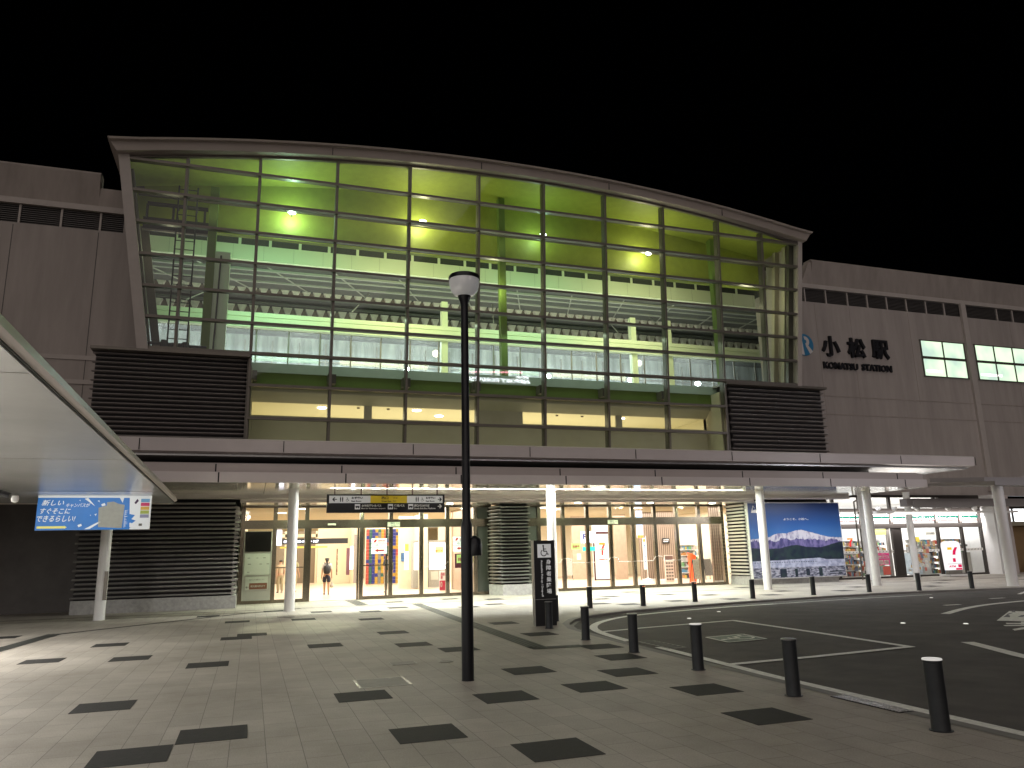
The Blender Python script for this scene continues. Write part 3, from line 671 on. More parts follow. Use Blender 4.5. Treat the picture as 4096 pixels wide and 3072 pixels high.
# ------------------------------------------------------------------ louvre screens
def louvre(name, x0, x1, y, z0, z1, pitch, d, m, jag=.10, left=True, right=True):
    b = MB(); b.box(x0+.08, x1-.08, y+.10, y+.16, z0, z1, SLATB); z = z0+.03; k = 0
    while z < z1-.04:
        e0 = jag*(k % 2) if left else 0; e1 = jag*(k % 2) if right else 0
        b.prismx([(y-d, z+pitch*.30), (y+.10, z+pitch*.55), (y+.10, z+pitch*.05), (y-d+.005, z+pitch*.22)], x0+e0, x1-e1, m); z += pitch; k += 1
    return b
louvre('l', -5.42, -0.44, 28.02, 5.36, 8.62, .157, .05, SLAT, right=False).box(-.46, -.39, 27.9, 28.2, 5.36, 8.62, ALUD).box(-5.3, -.45, 28.2, 30, 5.3, 8.6, SLATB).build('louvre_screen', ST)
b = louvre('l', 19.68, 24.85, 28.02, 5.36, 8.62, .192, .07, SLAT, jag=.14, left=True).box(19.45, 19.55, 27.95, 28.2, 5.36, 8.62, ALUD).box(19.6, 24.7, 28.2, 30, 5.3, 8.6, SLATB)
z = 5.4; k = 0
while z < 8.55:
    b.hexa([(24.7, 28.1, z), (24.86+.06*(k % 2), 28.0, z+.05), (24.86+.06*(k % 2), 30, z+.05), (24.7, 30, z), (24.7, 28.1, z+.1), (24.86+.06*(k % 2), 28.0, z+.08), (24.86+.06*(k % 2), 30, z+.08), (24.7, 30, z+.1)], SLAT); z += .192; k += 1
b.build('louvre_screen', ST)
b = louvre('l', -5.4, -0.5, 28.1, .42, 3.56, .143, .05, SLAT).box(-5.36, -.42, 28.04, 30, 0, .42, STONE).box(-5.3, -.6, 28.3, 30, .42, 3.6, SLATB)
z = .45; k = 0
while z < 3.45:
    b.hexa([(-.6, 28.1, z), (-.46+.05*(k % 2), 28.08, z+.03), (-.46+.05*(k % 2), 30.1, z+.03), (-.6, 30.1, z), (-.6, 28.1, z+.09), (-.46+.05*(k % 2), 28.08, z+.06), (-.46+.05*(k % 2), 30.1, z+.06), (-.6, 30.1, z+.09)], SLAT); z += .143; k += 1
b.build('louvre_screen', ST)
# pier between the two entrances
b = louvre('l', 9.25, 10.5, 28.9, .42, 3.46, .132, .06, mat('pier_slat', (.30, .30, .28), .35, metal=.5), left=False, jag=.09); b.box(9.30, 10.52, 28.85, 30.1, 0, .40, STONE)
b.box(9.3, 10.45, 29.05, 30.2, .4, 3.5, SLATB)
z = .45; k = 0
while z < 3.4:
    e_ = .06*(k % 2); b.hexa([(9.32, 28.9, z), (9.2-e_, 28.88, z+.04), (9.0-e_, 29.7, z+.04), (9.1, 29.8, z), (9.32, 28.9, z+.09), (9.2-e_, 28.88, z+.06), (9.0-e_, 29.7, z+.06), (9.1, 29.8, z+.09)], MATS['pier_slat']); z += .132; k += 1
b.hexa([(9.02, 29.8, 0), (9.30, 28.85, 0), (9.34, 29.9, 0), (9.1, 30.0, 0), (9.02, 29.8, .4), (9.30, 28.85, .4), (9.34, 29.9, .4), (9.1, 30.0, .4)], STONE)
b.build('louvre_pier', ST)
# return beside the mural, its lit look painted in by paler slats
b = MB(); b.box(20.5, 20.6, 28.75, 30.2, 0, .38, STONE); b.box(20.55, 20.62, 28.8, 30.2, .38, 3.55, SLATB); z = .43; k = 0
while z < 3.5:
    e_ = .12*(k % 2)
    b.hexa([(20.42, 28.74, z), (20.56, 28.74, z), (20.56, 30.12-e_, z), (20.42, 30.12-e_, z), (20.40, 28.74, z+.075), (20.56, 28.74, z+.06), (20.56, 30.12-e_, z+.06), (20.40, 30.12-e_, z+.075)], SLATL); z += .148; k += 1
b.build('louvre_screen', ST)
b = louvre('l', 20.6, 25.35, 28.95, 3.45, 3.80, .10, .06, SLAT); b.box(20.6, 25.25, 28.8, 30, 0, .30, STONE); b.box(20.65, 25.2, 29.1, 30, .3, 3.85, SLATB); b.build('louvre_screen', ST)

# ------------------------------------------------------------------ station lettering on the right wall
SG = thing('station_name_sign', (29, 29.95, 11), 'black raised lettering naming the station on the grey wall right of the glass hall', 'sign')
for ch, x0, x1, z0, z1 in (('小', 26.80, 27.92, 10.93, 12.0), ('松', 28.42, 29.55, 10.95, 12.0), ('駅', 29.98, 31.08, 10.98, 12.0)):
    MB().text(ch, x0, 29.92, z0, z1-z0, BLACK, w=x1-x0, th=.12, bold=.028).build('letter', SG)
MB().text('KOMATSU', 26.78, 29.92, 10.28, .36, BLACK, w=2.15, th=.08, bold=.035).build('word', SG)
MB().text('STATION', 29.18, 29.92, 10.30, .36, BLACK, w=1.95, th=.08, bold=.035).build('word', SG)
LG_ = thing('round_emblem', (25.72, 29.95, 11.45), 'round blue emblem with a white curved letter half hidden behind the glass hall edge', 'sign')
BLU = mat('emblem_blue', (.03, .20, .38), .5); WH2 = mat('emblem_white', (.62, .60, .58), .5)
n = 40; b = MB(); b.add([(25.75+.56*cos(2*pi*i/n), 29.94, 11.45+.56*sin(2*pi*i/n)) for i in range(n)]+[(25.75+.56*cos(2*pi*i/n), 29.99, 11.45+.56*sin(2*pi*i/n)) for i in range(n)], [tuple(range(n))]+[(i, (i+1) % n, n+(i+1) % n, n+i) for i in range(n)], BLU); b.build('disc', LG_)
b = MB(); b.polyxz([(25.38, 10.98), (25.72, 10.90), (25.60, 12.0), (25.50, 11.98)], 29.935, WH2)
rr = []
for i in range(13): a = R(100-i*15); rr.append((25.80+.27*cos(a), 11.62+.27*sin(a)))
r_in = []
for i in range(13): a = R(100-i*15); r_in.append((25.80+.10*cos(a), 11.62+.10*sin(a)))
for i in range(12): b.add([(rr[i][0], 29.935, rr[i][1]), (rr[i+1][0], 29.935, rr[i+1][1]), (r_in[i+1][0], 29.935, r_in[i+1][1]), (r_in[i][0], 29.935, r_in[i][1])], [(0, 1, 2, 3)], WH2)
b.polyxz([(25.84, 11.38), (25.99, 11.42), (26.24, 11.12), (26.05, 10.98)], 29.9345, WH2); b.build('letter', LG_)

# ------------------------------------------------------------------ entrance canopy
EC = thing('entrance_canopy', (12, 25.4, 0), 'wide two-tier flat canopy with pale metal fascia over the entrances on round columns', 'canopy')
F0, ZL = 23.35, 3.77
b = MB()
XE = 25.3
b.box(-12, XE, F0, F0+.05, ZL, 4.06, PANEL)
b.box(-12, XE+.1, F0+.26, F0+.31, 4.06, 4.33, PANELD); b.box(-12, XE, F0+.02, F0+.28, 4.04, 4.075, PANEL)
for k in range(9):
    x = -4.6+k*3.6; b.box(x-.02, x+.02, F0-.004, F0, ZL, 4.06, BLACKM); b.box(x-.12, x-.08, F0+.255, F0+.26, 4.075, 4.33, BLACKM)
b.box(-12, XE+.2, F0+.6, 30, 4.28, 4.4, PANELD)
b.box(-12, XE, 24.9, 28.2, 3.84, 4.28, SLATB)
b.build('fascia', EC)
b = MB()
Yu = 24.6
b.prismx([(Yu, 4.82), (Yu-.03, 5.20), (Yu+.1, 5.24), (Yu+.6, 5.24), (Yu+.6, 4.76)], -12, 29.45, PANEL)
for k in range(10):
    x = -3.3+k*4.1; b.box(x-.012, x+.012, Yu-.034, Yu-.02, 4.84, 5.18, BLACKM)
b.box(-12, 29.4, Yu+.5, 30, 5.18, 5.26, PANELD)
b.box(-12, 29.4, Yu+.3, 30, 4.72, 4.78, SOFF2)
b.box(-12, 25.5, 26.5, 26.6, 4.4, 4.75, SLATB)
b.build('upper_tier', EC)
area('upper_soffit_fill', (27.2, 26.5, 4.1), 2.5, 2, 26, (1, .92, .84), rot=(pi, 0, 0))  # upward light added to brighten the right end of the upper soffit
b = MB()
SL0, SL1 = 25.018, 25.19
b.box(-12, XE, F0+.05, SL0, ZL, ZL+.03, SOFF); b.box(-12, XE, SL1, 27.62, ZL, ZL+.03, SOFF)
b.box(-12, 2.3, SL0, SL1, ZL, ZL+.03, SOFF); b.box(17.9, XE, SL0, SL1, ZL, ZL+.03, SOFF)
b.box(-12, 25.3, 27.62, 27.70, 3.63, ZL+.03, PANELD)
b.box(-12, 25.3, 27.70, 28.15, 3.63, 3.66, PANELD)
b.box(-0.45, 20.6, 28.15, 30.25, 3.52, 3.56, SOFF); b.box(-.45, 20.6, 28.13, 28.15, 3.52, 3.64, PANELD)
for k in range(9):
    x = -3.3+k*3.6; b.box(x-.008, x+.008, F0+.06, 27.6, ZL-.002, ZL, BLACKM)
b.build('soffit', EC)
b = MB()
STR = emis('strip_light', (.97, 1, .94), 9)
for k in range(7):
    x0 = 2.35+k*2.22; b.box(x0, x0+2.16, 25.085, 25.115, 3.835, 3.85, STR)
b.build('strip_light', EC)
area('canopy_strip_light', (10.1, 25.1, 3.832), 15.4, .03, 680, (.97, 1, .93))
for x, y in ((12.45, 27.9), (15.79, 28.6), (3.4, 28.9), (7.2, 28.9), (19.0, 28.9)):
    MB().cyl(x, y if y > 28.2 else 28.5, 3.505, 3.519, .13, emis('soffit_downlight', (.96, 1, .88), 9), n=20).build('downlight', EC)
for x in (1.5, 4.2, 7.0): area('soffit_downlight_lamp', (x, 28.9, 3.49), .25, .25, 42, (.80, 1, .66))
for x in (12.3, 15.8, 19.0): area('soffit_downlight_lamp', (x, 28.9, 3.49), .25, .25, 42, (.80, 1, .66))
for (x, y, zt, r) in ((1.2, 25.4, 3.77, .16), (10.0, 25.3, 3.77, .16), (18.85, 25.35, 3.77, .16), (23.72, 24.95, 3.77, .165), (-7.6, 25.4, 3.77, .16), (27.2, 29.0, 3.95, .13), (28.85, 27.9, 3.95, .145)):
    MB().lathe(x, y, [(r+.012, 0), (r+.012, .012), (r, .014), (r, zt-.02), (r+.02, zt-.015), (r+.02, zt)], WHITE, n=28).build('column', EC, smooth=True)

# ------------------------------------------------------------------ entrance screens and doors (ground floor)
def frame_screen(xs, open_bay=None, y=30.2, wid=.075):
    b = MB()
    x0, x1 = xs[0], xs[-1]
    for x in xs: b.box(x-wid, x+wid, y-.05, y+.1, 0, 3.52, STEEL)
    b.box(x0, x1, y-.06, y+.09, 3.46, 3.53, STEEL); b.box(x0, x1, y-.03, y+.07, 2.97, 3.0, STEEL); b.box(x0, x1, y-.065, y+.11, 2.68, 2.97, STEEL)
    for a, c in zip(xs, xs[1:]):
        if open_bay is not None and abs(a-open_bay) < .01: continue
        b.box(a+wid, c-wid, y-.04, y+.06, 0, .12, STEEL)
    return b
E1 = [-.34, .80, 1.95, 4.02, 5.15, 6.37, 7.43, 8.58, 9.2]
b = frame_screen(E1, 1.95)
b.box(2.03, 2.13, 30.22, 30.3, 0, 2.68, STEEL); b.box(3.86, 3.93, 30.22, 30.3, 0, 2.68, STEEL)
b.box(.87, 1.87, 30.2, 30.24, 1.24, 1.28, STEEL); b.box(1.33, 1.37, 30.2, 30.25, .1, 2.68, STEEL)
b.box(4.1, 5.08, 30.2, 30.24, 1.24, 1.28, STEEL); b.box(4.95, 5.02, 30.2, 30.27, .1, 2.68, STEEL)
ent = b.build('entrance_screen', ST)
g = MB()
for a, c in zip(E1, E1[1:]):
    if a not in (1.95, 8.58): g.quad((a+.07, 30.22, .12), (c-.07, 30.22, .12), (c-.07, 30.22, 2.68), (a+.07, 30.22, 2.68), GLF)
    if a != 8.58: g.quad((a+.07, 30.22, 3.0), (c-.07, 30.22, 3.0), (c-.07, 30.22, 3.46), (a+.07, 30.22, 3.46), GLF)
g.quad((1.98, 30.25, .05), (2.02, 30.25, .05), (2.02, 30.25, 2.6), (1.98, 30.25, 2.6), GLF); g.quad((3.8, 30.25, .05), (3.86, 30.25, .05), (3.86, 30.25, 2.6), (3.8, 30.25, 2.6), GLF)
g.build('door_glass', ent)
b = MB(); b.box(8.66, 9.13, 30.22, 30.3, 0, 2.68, mat('dark_grey_panel', (.10, .11, .095), .3, metal=.3)); b.box(8.66, 9.13, 30.22, 30.3, 3.0, 3.46, mat('dark_grey_panel', (0, 0, 0))); b.build('blank_panel', ent)
E2 = [10.55, 11.35, 12.45, 13.57, 14.65, 15.74, 16.82, 17.92, 19.07, 20.28]
b = frame_screen(E2)
ent2 = b.build('entrance_screen', ST)
g = MB()
for a, c in zip(E2[1:], E2[2:]): g.quad((a+.07, 30.22, .12), (c-.07, 30.22, .12), (c-.07, 30.22, 2.68), (a+.07, 30.22, 2.68), GLF); g.quad((a+.07, 30.22, 3.0), (c-.07, 30.22, 3.0), (c-.07, 30.22, 3.46), (a+.07, 30.22, 3.46), GLF)
g.build('door_glass', ent2)
b = MB(); b.box(10.62, 11.28, 30.2, 30.26, 0, 2.68, MATS['dark_grey_panel']); b.box(10.62, 11.28, 30.2, 30.26, 3.0, 3.46, MATS['dark_grey_panel']); b.build('blank_panel', ent2)
b = MB()
CHR = mat('chrome_rail', (.7, .7, .7), .12, metal=1)
for x in (12.45, 14.65, 16.82): 
    for s in (-1, 1):
        b.tube((x, 30.1, 1.32), (x+s*.16, 30.0, 1.30), .014, CHR); b.tube((x+s*.16, 30.0, 1.30), (x+s*.28, 30.0, 1.13), .014, CHR); b.tube((x+s*.28, 30.0, 1.13), (x+s*1.06, 30.0, 1.13), .014, CHR)
b.build('guard_rail', ent2, smooth=True); b = MB()
for x in (7.43,):
    b.tube((x, 30.1, 1.32), (x-.2, 30.0, 1.15), .012, CHR); b.tube((x-.2, 30.0, 1.15), (x-1.0, 30.0, 1.12), .01, CHR)
b.build('guard_rail', ent, smooth=True)
EXS = mat('exit_plate', (.70, .74, .60), .4)
for x in (5.25, 14.75, 19.95):
    if x > 19: continue
    b = MB(); b.box(x-.24, x+.24, 30.10, 30.13, 2.72, 2.89, EXS); b.text('西口', x-.13, 30.099, 2.805, .065, BLACK, w=.15, bold=.02); b.text('West Exit', x-.13, 30.099, 2.745, .04, BLACK, w=.20, bold=.01)
    b.text('出入口', x+.1, 30.099, 2.81, .03, BLACK, w=.1); b.build('exit_plate', ent if x < 10 else ent2)
b = MB(); b.box(2.72, 3.02, 30.08, 30.13, 2.79, 2.86, EXS); b.build('sensor', ent)
# notice board beside the left entrance
NB = thing('notice_board', (.23, 30.1, 0), 'grey notice board with pale map sheets and a brown strip left of the open door', 'notice board')
b = MB(); b.box(-.27, .72, 30.06, 30.15, .12, 2.60, mat('board_grey', (.33, .31, .27), .5, var=.05)); b.build('panel', NB)
b = MB(); b.box(-.22, .68, 30.03, 30.06, 1.86, 2.58, mat('black_glass', (.012, .010, .010), .06, spec=.8)); b.build('dark_display', NB)
PAPER = mat('pale_sheet', (.46, .46, .40), .6, var=.05)
b = MB(); b.box(-.22, .66, 30.04, 30.06, 1.02, 1.78, PAPER); GT = mat('grey_print', (.16, .15, .13), .6)
for x, z, s in ((-.12, 1.62, .05), (.18, 1.62, .04), (.42, 1.62, .05), (-.10, 1.40, .06), (.3, 1.40, .05), (.55, 1.40, .05), (-.12, 1.12, .05)): b.box(x, x+s*1.8, 30.037, 30.04, z, z+s*.5, GT)
b.build('map_sheet', NB)
b = MB(); b.box(-.16, .62, 30.04, 30.06, .50, .96, PAPER); b.text('駅からのご案内はこちら', -.02, 30.038, .83, .05, GT, w=.52, bold=.01); b.box(-.02, .60, 30.035, 30.04, .52, .74, mat('brown_sign', (.16, .055, .025), .5)); b.text('観光案内所まで', .03, 30.034, .59, .075, PAPER, w=.5, bold=.012)
b.text('←', -.14, 30.038, .56, .08, BLACK, w=.1, bold=.02); b.build('direction_sheet', NB)

# ------------------------------------------------------------------ ground floor hall interior
CON = thing('concourse_interior', (8, 36, 0), 'bright cream ticket hall behind the glass entrance doors', 'hall interior')
FLI = bpy.data.materials.new('hall_floor'); FLI.use_nodes = True
_n = FLI.node_tree.nodes; _l = FLI.node_tree.links; _tc = _n.new('ShaderNodeTexCoord'); _br = _n.new('ShaderNodeTexBrick'); _l.new(_tc.outputs['Object'], _br.inputs[0])
_br.inputs['Scale'].default_value = 1; _br.inputs['Brick Width'].default_value = 1.2; _br.inputs['Row Height'].default_value = .35; _br.inputs['Mortar Size'].default_value = .012
_br.inputs['Color1'].default_value = (.56, .44, .33, 1); _br.inputs['Color2'].default_value = (.48, .36, .26, 1); _br.inputs['Mortar'].default_value = (.36, .26, .18, 1)
_l.new(_br.outputs[0], _n['Principled BSDF'].inputs['Base Color']); _n['Principled BSDF'].inputs['Roughness'].default_value = .35
CREAM = mat('cream_wall', (.70, .62, .46), .6, var=.05); WOODW = mat('wood_panel', (.38, .28, .20), .5, var=.12, vs=4)
CEI = mat('hall_ceiling', (.66, .60, .50), .6)
b = MB(); b.box(-.3, 24, 30.35, 62, .002, .012, FLI); b.build('floor', CON)
b = MB(); b.box(-.3, 24, 30.35, 62, 3.62, 3.7, CEI)
for k in range(60): b.box(-.3, 24, 30.7+k*.5, 30.74+k*.5, 3.59, 3.62, CREAM)
b.build('ceiling', CON)
b = MB(); b.box(-.45, -.3, 30.3, 62, 0, 3.7, CREAM); b.box(24, 24.1, 31, 62, 0, 3.7, CREAM); b.box(-.3, 24, 62, 62.2, 0, 3.7, CREAM)
# partitions
b.box(3.9, 5.9, 49.5, 49.7, 0, 3.62, CREAM); b.box(5.9, 6.3, 47.5, 49.7, 0, 3.62, CREAM)
b.box(7.0, 7.75, 38.6, 38.8, 0, 3.62, CREAM); b.box(7.75, 8.1, 36.9, 38.8, 0, 3.62, CREAM)
b.build('wall', CON)
b = MB(); b.box(8.95, 11.0, 35.5, 35.7, 0, 3.62, WOODW); b.box(9.0, 9.1, 31, 35.5, 0, 3.62, WOODW); b.build('wall', CON)
RIB = mat('ribbed_timber', (.33, .25, .19), .5); RIBD = mat('ribbed_gap', (.14, .09, .06), .7)
def ribbed(x0, x1, y, p=.12):
    b = MB(); b.box(x0, x1, y+.03, y+.1, 0, 3.62, RIBD); x = x0
    while x < x1-.02: b.box(x, min(x1, x+p*.62), y, y+.04, .08, 3.6, RIB); x += p
    b.box(x0, x1, y-.01, y, 0, .08, WHITE); return b
def wx(u0, u1, y): return P(u0, 2200, y).x, P(u1, 2200, y).x
for (u0, u1, y, plain) in ((2290, 2345, 41.5, 1), (2460, 2508, 39.5, 1), (2561, 2632, 37.5, 0), (2632, 2705, 36.6, 0), (2848, 2905, 32.5, 0)):
    x0, x1 = wx(u0, u1, y)
    if plain: MB().box(x0, x1, y, y+.1, 0, 3.6, WOODW).build('timber_wall', CON)
    else: ribbed(x0, x1, y).build('timber_wall', CON)
MB().box(11, 24, 47, 47.2, 0, 3.62, CREAM).build('wall', CON)
# doors and glazing deep in the hall, left
b = MB(); DG = mat('bronze_glazing', (.22, .17, .12), .3)
x0, x1 = wx(1100, 1305, 52); b.box(x0, x1, 52, 52.1, 0, 3.3, DG)
for k in range(6): xx = x0+(x1-x0)*k/5; b.box(xx-.06, xx+.06, 51.9, 52, 0, 3.3, CREAM)
b.box(x0, x1, 51.9, 52, 2.9, 3.1, CREAM); b.build('glazed_doors', CON)
area('hall_light', (8.5, 37, 3.55), 13, 12, 1500, (1, .95, .84)); area('hall_light', (18, 37, 3.55), 11, 11, 1250, (1, .96, .90)); area('hall_light', (6, 50, 3.5), 14, 14, 1000, (1, .93, .78))
for k, (x, y) in enumerate(((2.0, 33.0), (4.4, 33.4), (6.6, 32.6), (9.0, 33.2), (12.6, 32.8), (13.8, 34.0), (17.8, 33.5), (1.2, 36))):
    MB().cyl(x, y, 3.585, 3.59, .2, emis('hall_disc', (1, .98, .92), 9), n=20).build('ceiling_light', CON)

b = MB(); rs = random.Random(21)      # posters and framed notices along the partitions
for x0_, x1_, y_ in ((7.05, 7.7, 38.55), (9.1, 10.9, 35.46)):
    x = x0_+.05
    while x < x1_-.3:
        w_ = rs.uniform(.28, .5); z_ = rs.uniform(1.1, 1.4); MB().box(x, x+w_, y_, y_+.03, z_, z_+w_*1.35, rs.choice([PAPER, mat('poster_red_print', (.35, .06, .05), .5, var=.5, vs=12), mat('poster_blue_print', (.06, .14, .30), .5, var=.5, vs=12), CREAM])).build('poster', CON); x += w_+.12
def board(name, label, cat, u0, v0, u1, v1, y, m, group=None, d=.04, draw=None, parts=()):
    a = P(u0, v1, y); c = P(u1, v0, y)
    t = thing(name, ((a.x+c.x)/2, y, a.z), label, cat, group)
    MB().box(a.x, c.x, y, y+d, a.z, c.z, m).build('panel', t)
    if draw:
        mb = MB(); draw(mb, a.x, c.x, a.z, c.z, y-.006); mb.build('print', t)
    return t
WSG = emis('backlit_white', (1, .98, .95), 2.6); WSG2 = emis('backlit_lilac', (.86, .85, 1), 2.2)
def d_over(mb, x0, x1, z0, z1, y): mb.text('新幹線のりば', x0+.1, y, z0+(z1-z0)*.25, (z1-z0)*.5, WSG2, w=(x1-x0)*.52, bold=.03)
board('overhead_sign', 'long black overhead sign with lit white characters deep in the hall', 'sign', 1125, 2152, 1392, 2178, 37, BLACKM, draw=d_over)
def d_cl(mb, x0, x1, z0, z1, y):
    for k in range(5): mb.box(x0+.05, x1-.05, y-.003, y, z0+.05+k*(z1-z0)/5.2, z0+.05+k*(z1-z0)/5.2+.06, WSG)
board('departure_board', 'small lilac lit departure board left of the black overhead sign', 'display', 1092, 2120, 1128, 2182, 35, WSG2)
YLP = mat('yellow_strip', (.75, .6, .08), .5)
board('yellow_header', 'yellow header strip under the overhead sign at the back gates', 'sign', 1120, 2184, 1310, 2194, 39, YLP)
board('vertical_banner', 'narrow dark brown vertical banner on the cream back wall', 'banner', 1344, 2195, 1352, 2300, 45, mat('brown_banner', (.12, .05, .03), .6), draw=lambda mb, x0, x1, z0, z1, y: mb.text('ホッとする', x0+.03, y, z1-.2, .12, CREAM, w=1.6, rot='down'))
board('dark_poster', 'dark framed poster beside the backlit white panel deep in the hall', 'poster', 1384, 2192, 1400, 2300, 44, mat('maroon_frame', (.10, .03, .04), .5))
board('backlit_panel', 'glaring white backlit panel on the partition corner behind the open door', 'light box', 1400, 2185, 1413, 2278, 43, emis('panel_white', (.95, .97, 1), 4))
board('white_leaflet_strip', 'narrow white vertical notice on the glazed back doors', 'notice', 1268, 2200, 1278, 2310, 48, PAPER)
board('grey_pillar', 'dark grey pillar at the corner behind the sliding door', 'pillar', 1413, 2138, 1436, 2333, 41.5, mat('grey_stone_pillar', (.20, .17, .15), .6))

# coloured ceramic wall
MW = thing('mosaic_wall', (8.0, 43, 0), 'wall of vertical bands in blue, ochre, green and red ceramic', 'mosaic wall')
a0 = P(1462, 2330, 43); a1 = P(1617, 2330, 43)
cols = [mat('ceramic_blue', (.010, .014, .13), .35), mat('ceramic_ochre', (.30, .17, .015), .4), mat('ceramic_green', (.012, .06, .045), .4), mat('ceramic_red', (.28, .04, .025), .4), mat('ceramic_grey', (.12, .11, .10), .5), mat('ceramic_navy', (.01, .012, .08), .4)]
b = MB(); rs = random.Random(4); nx = 13; seq = [3, 2, 0, 1, 4, 1, 3, 2, 0, 0, 1, 5, 1]
for i in range(nx):
    for j in range(16):
        c = seq[i] if rs.random() < .86 else rs.choice([0, 1, 2, 3, 5, 0])
        xx = a0.x+(a1.x-a0.x)*i/nx; zt = 2.95
        b.box(xx+.005, xx+(a1.x-a0.x)/nx-.005, 43, 43.08, .12+j*(zt/16)+.005, .12+(j+1)*(zt/16)-.005, cols[c])
b.build('tiles', MW); MB().box(a0.x-.02, a1.x+.02, 43.08, 43.3, 0, 3.3, CREAM).build('backing', MW)
# lit poster column and glass fronted office
board('poster_column', 'white backlit timetable panel with yellow top on the cream pillar', 'light box', 1618, 2176, 1634, 2278, 36.9, WSG, draw=lambda mb, x0, x1, z0, z1, y: mb.box(x0, x1, y-.003, y, z1-.35, z1, YLP))
LK = mat('grey_cabinet', (.30, .29, .26), .5)
def d_lock(mb, x0, x1, z0, z1, y):
    h = z1-z0; xm = x0+(x1-x0)*.43
    mb.box(x0+.05, xm-.05, y-.002, y, z0+h*.38, z1-.12, WSG); mb.box(xm+.05, x1-.05, y-.002, y, z0+h*.38, z1-.12, WSG)
    mb.box(xm-.008, xm+.008, y-.004, y, z0, z1, BLACKM)
    mb.box(xm+.12, xm+.5, y-.003, y, z0+.35, z0+.75, PAPER)
    mb.box(x0+(x1-x0)*.62, x0+(x1-x0)*.87, y-.006, y-.002, z0+h*.72, z0+h*.86, GRN)
    mb.text('営業中', x0+(x1-x0)*.64, y-.007, z0+h*.74, .12, mat('brick_red_print', (.45, .08, .04), .5), w=(x1-x0)*.2, bold=.03)
GRN = mat('lime_tag', (.45, .68, .22), .5, emit=(.45, .68, .22), es=.25)
board('service_cabinet', 'grey double-door cabinet with glowing white windows and a lime tag', 'cabinet', 1652, 2160, 1792, 2352, 37.5, LK, d=.5, draw=d_lock)
REDP = mat('crimson_print', (.42, .02, .06), .5)
def d_stand(mb, x0, x1, z0, z1, y):
    mb.box(x0, x1, y-.002, y, z0, z0+(z1-z0)*.5, REDP); mb.text('回収\n箱', x0+.05, y-.003, z0+(z1-z0)*.56, (z1-z0)*.34, REDP, w=(x1-x0)*.7, bold=.02)
    mb.text('0', x0+.04, y-.004, z0+.14, .26, PAPER, w=.09, bold=.02)
board('floor_sign', 'white and crimson standing sign on the floor in front of the grey cabinet', 'floor sign', 1758, 2282, 1784, 2362, 34.9, WHITE, draw=d_stand)
def d_green(mb, x0, x1, z0, z1, y):
    mb.text('営業中', x0+.04, y, z0+.08, (z1-z0)*.4, REDP, w=(x1-x0)*.8, bold=.02)
board('green_notice', 'lime green notice stuck on the glass just left of the lamp post', 'notice', 1828, 2218, 1850, 2252, 31.4, GRN, draw=d_green)
# rental signs on the glass
RED = mat('signal_red', (.50, .01, .015), .5)
def d_rent(mb, x0, x1, z0, z1, y):
    w, h = x1-x0, z1-z0
    mb.add([(x0+w*.12, y, z0+h*.74), (x0+w*.27, y, z0+h*.74), (x0+w*.37, y, z0+h*.93), (x0+w*.22, y, z0+h*.93)], [(0, 1, 2, 3)], RED)
    mb.add([(x0+w*.255, y-.002, z0+h*.74), (x0+w*.275, y-.002, z0+h*.74), (x0+w*.375, y-.002, z0+h*.93), (x0+w*.355, y-.002, z0+h*.93)], [(0, 1, 2, 3)], WHITE)
    mb.text('NIPPON', x0+w*.42, y, z0+h*.80, h*.09, RED, w=w*.46, bold=.03); mb.text('Rent-A-Car', x0+w*.42, y, z0+h*.73, h*.055, BLACK, w=w*.42, bold=.015)
    mb.box(x0, x1, y-.001, y, z0+h*.655, z0+h*.67, BLACK); mb.box(x0, x1, y-.001, y, z0+h*.41, z0+h*.425, BLACK)
    mb.text('JR駅レンタカー', x0+w*.25, y, z0+h*.52, h*.085, BLACK, w=w*.62, bold=.02); mb.text('JR Rent-A-Car', x0+w*.3, y, z0+h*.46, h*.035, BLACK, w=w*.4)
    mb.add([(x0+w*.22, y, z0+h*.22), (x0+w*.42, y, z0+h*.11), (x0+w*.42, y, z0+h*.33)], [(0, 1, 2)], RED); mb.box(x0+w*.41, x0+w*.82, y-.001, y, z0+h*.17, z0+h*.27, RED)
PLT = mat('pale_plate', (.66, .74, .70), .5, emit=(.66, .74, .70), es=.35)
board('car_hire_sign', 'pale car hire sign with red arrow on the glass in front of the coloured wall', 'sign', 1485, 2153, 1548, 2216, 30.12, PLT, d=.02, draw=d_rent, group='car hire signs on the entrance glass')
board('car_hire_sign', 'pale car hire sign with red arrow partly hidden behind the lamp post', 'sign', 1813, 2146, 1872, 2207, 30.12, PLT, d=.02, draw=d_rent, group='car hire signs on the entrance glass')
board('wall_poster', 'dark framed poster behind the lamp post inside the hall', 'poster', 1820, 2214, 1852, 2272, 33, mat('plum_frame', (.08, .02, .04), .5))
# right entrance interior
OR7, RD7, GR7 = mat('brand_orange', (.80, .20, .02), .5, emit=(.8, .2, .02), es=.25), mat('brand_red', (.62, .02, .02), .5, emit=(.62, .02, .02), es=.25), mat('brand_green', (.01, .22, .12), .5)
def seven(mb, x0, x1, z0, z1, y, word=True):
    w, h = x1-x0, z1-z0
    q = lambda a, b_: (x0+w*a, y, z0+h*b_)
    mb.add([q(.02, .82), q(.98, .82), q(.98, 1), q(.02, 1)], [(0, 1, 2, 3)], OR7)
    mb.add([q(.98, .82), q(.70, .52), q(.36, .52), q(.62, .82)], [(0, 1, 2, 3)], RD7)
    mb.add([q(.36, .40 if word else .52), q(.68, .40 if word else .52), q(.62, .0), q(.34, .0)], [(0, 1, 2, 3)], RD7)
    if word: mb.text('ELEVEN', x0+w*.04, y-.002, z0+h*.405, h*.115, GR7, w=w*.92, bold=.03)
SHW = emis('shop_wall_glow', (1, .99, .97), .6)  # back wall given its own glow to make the room bright
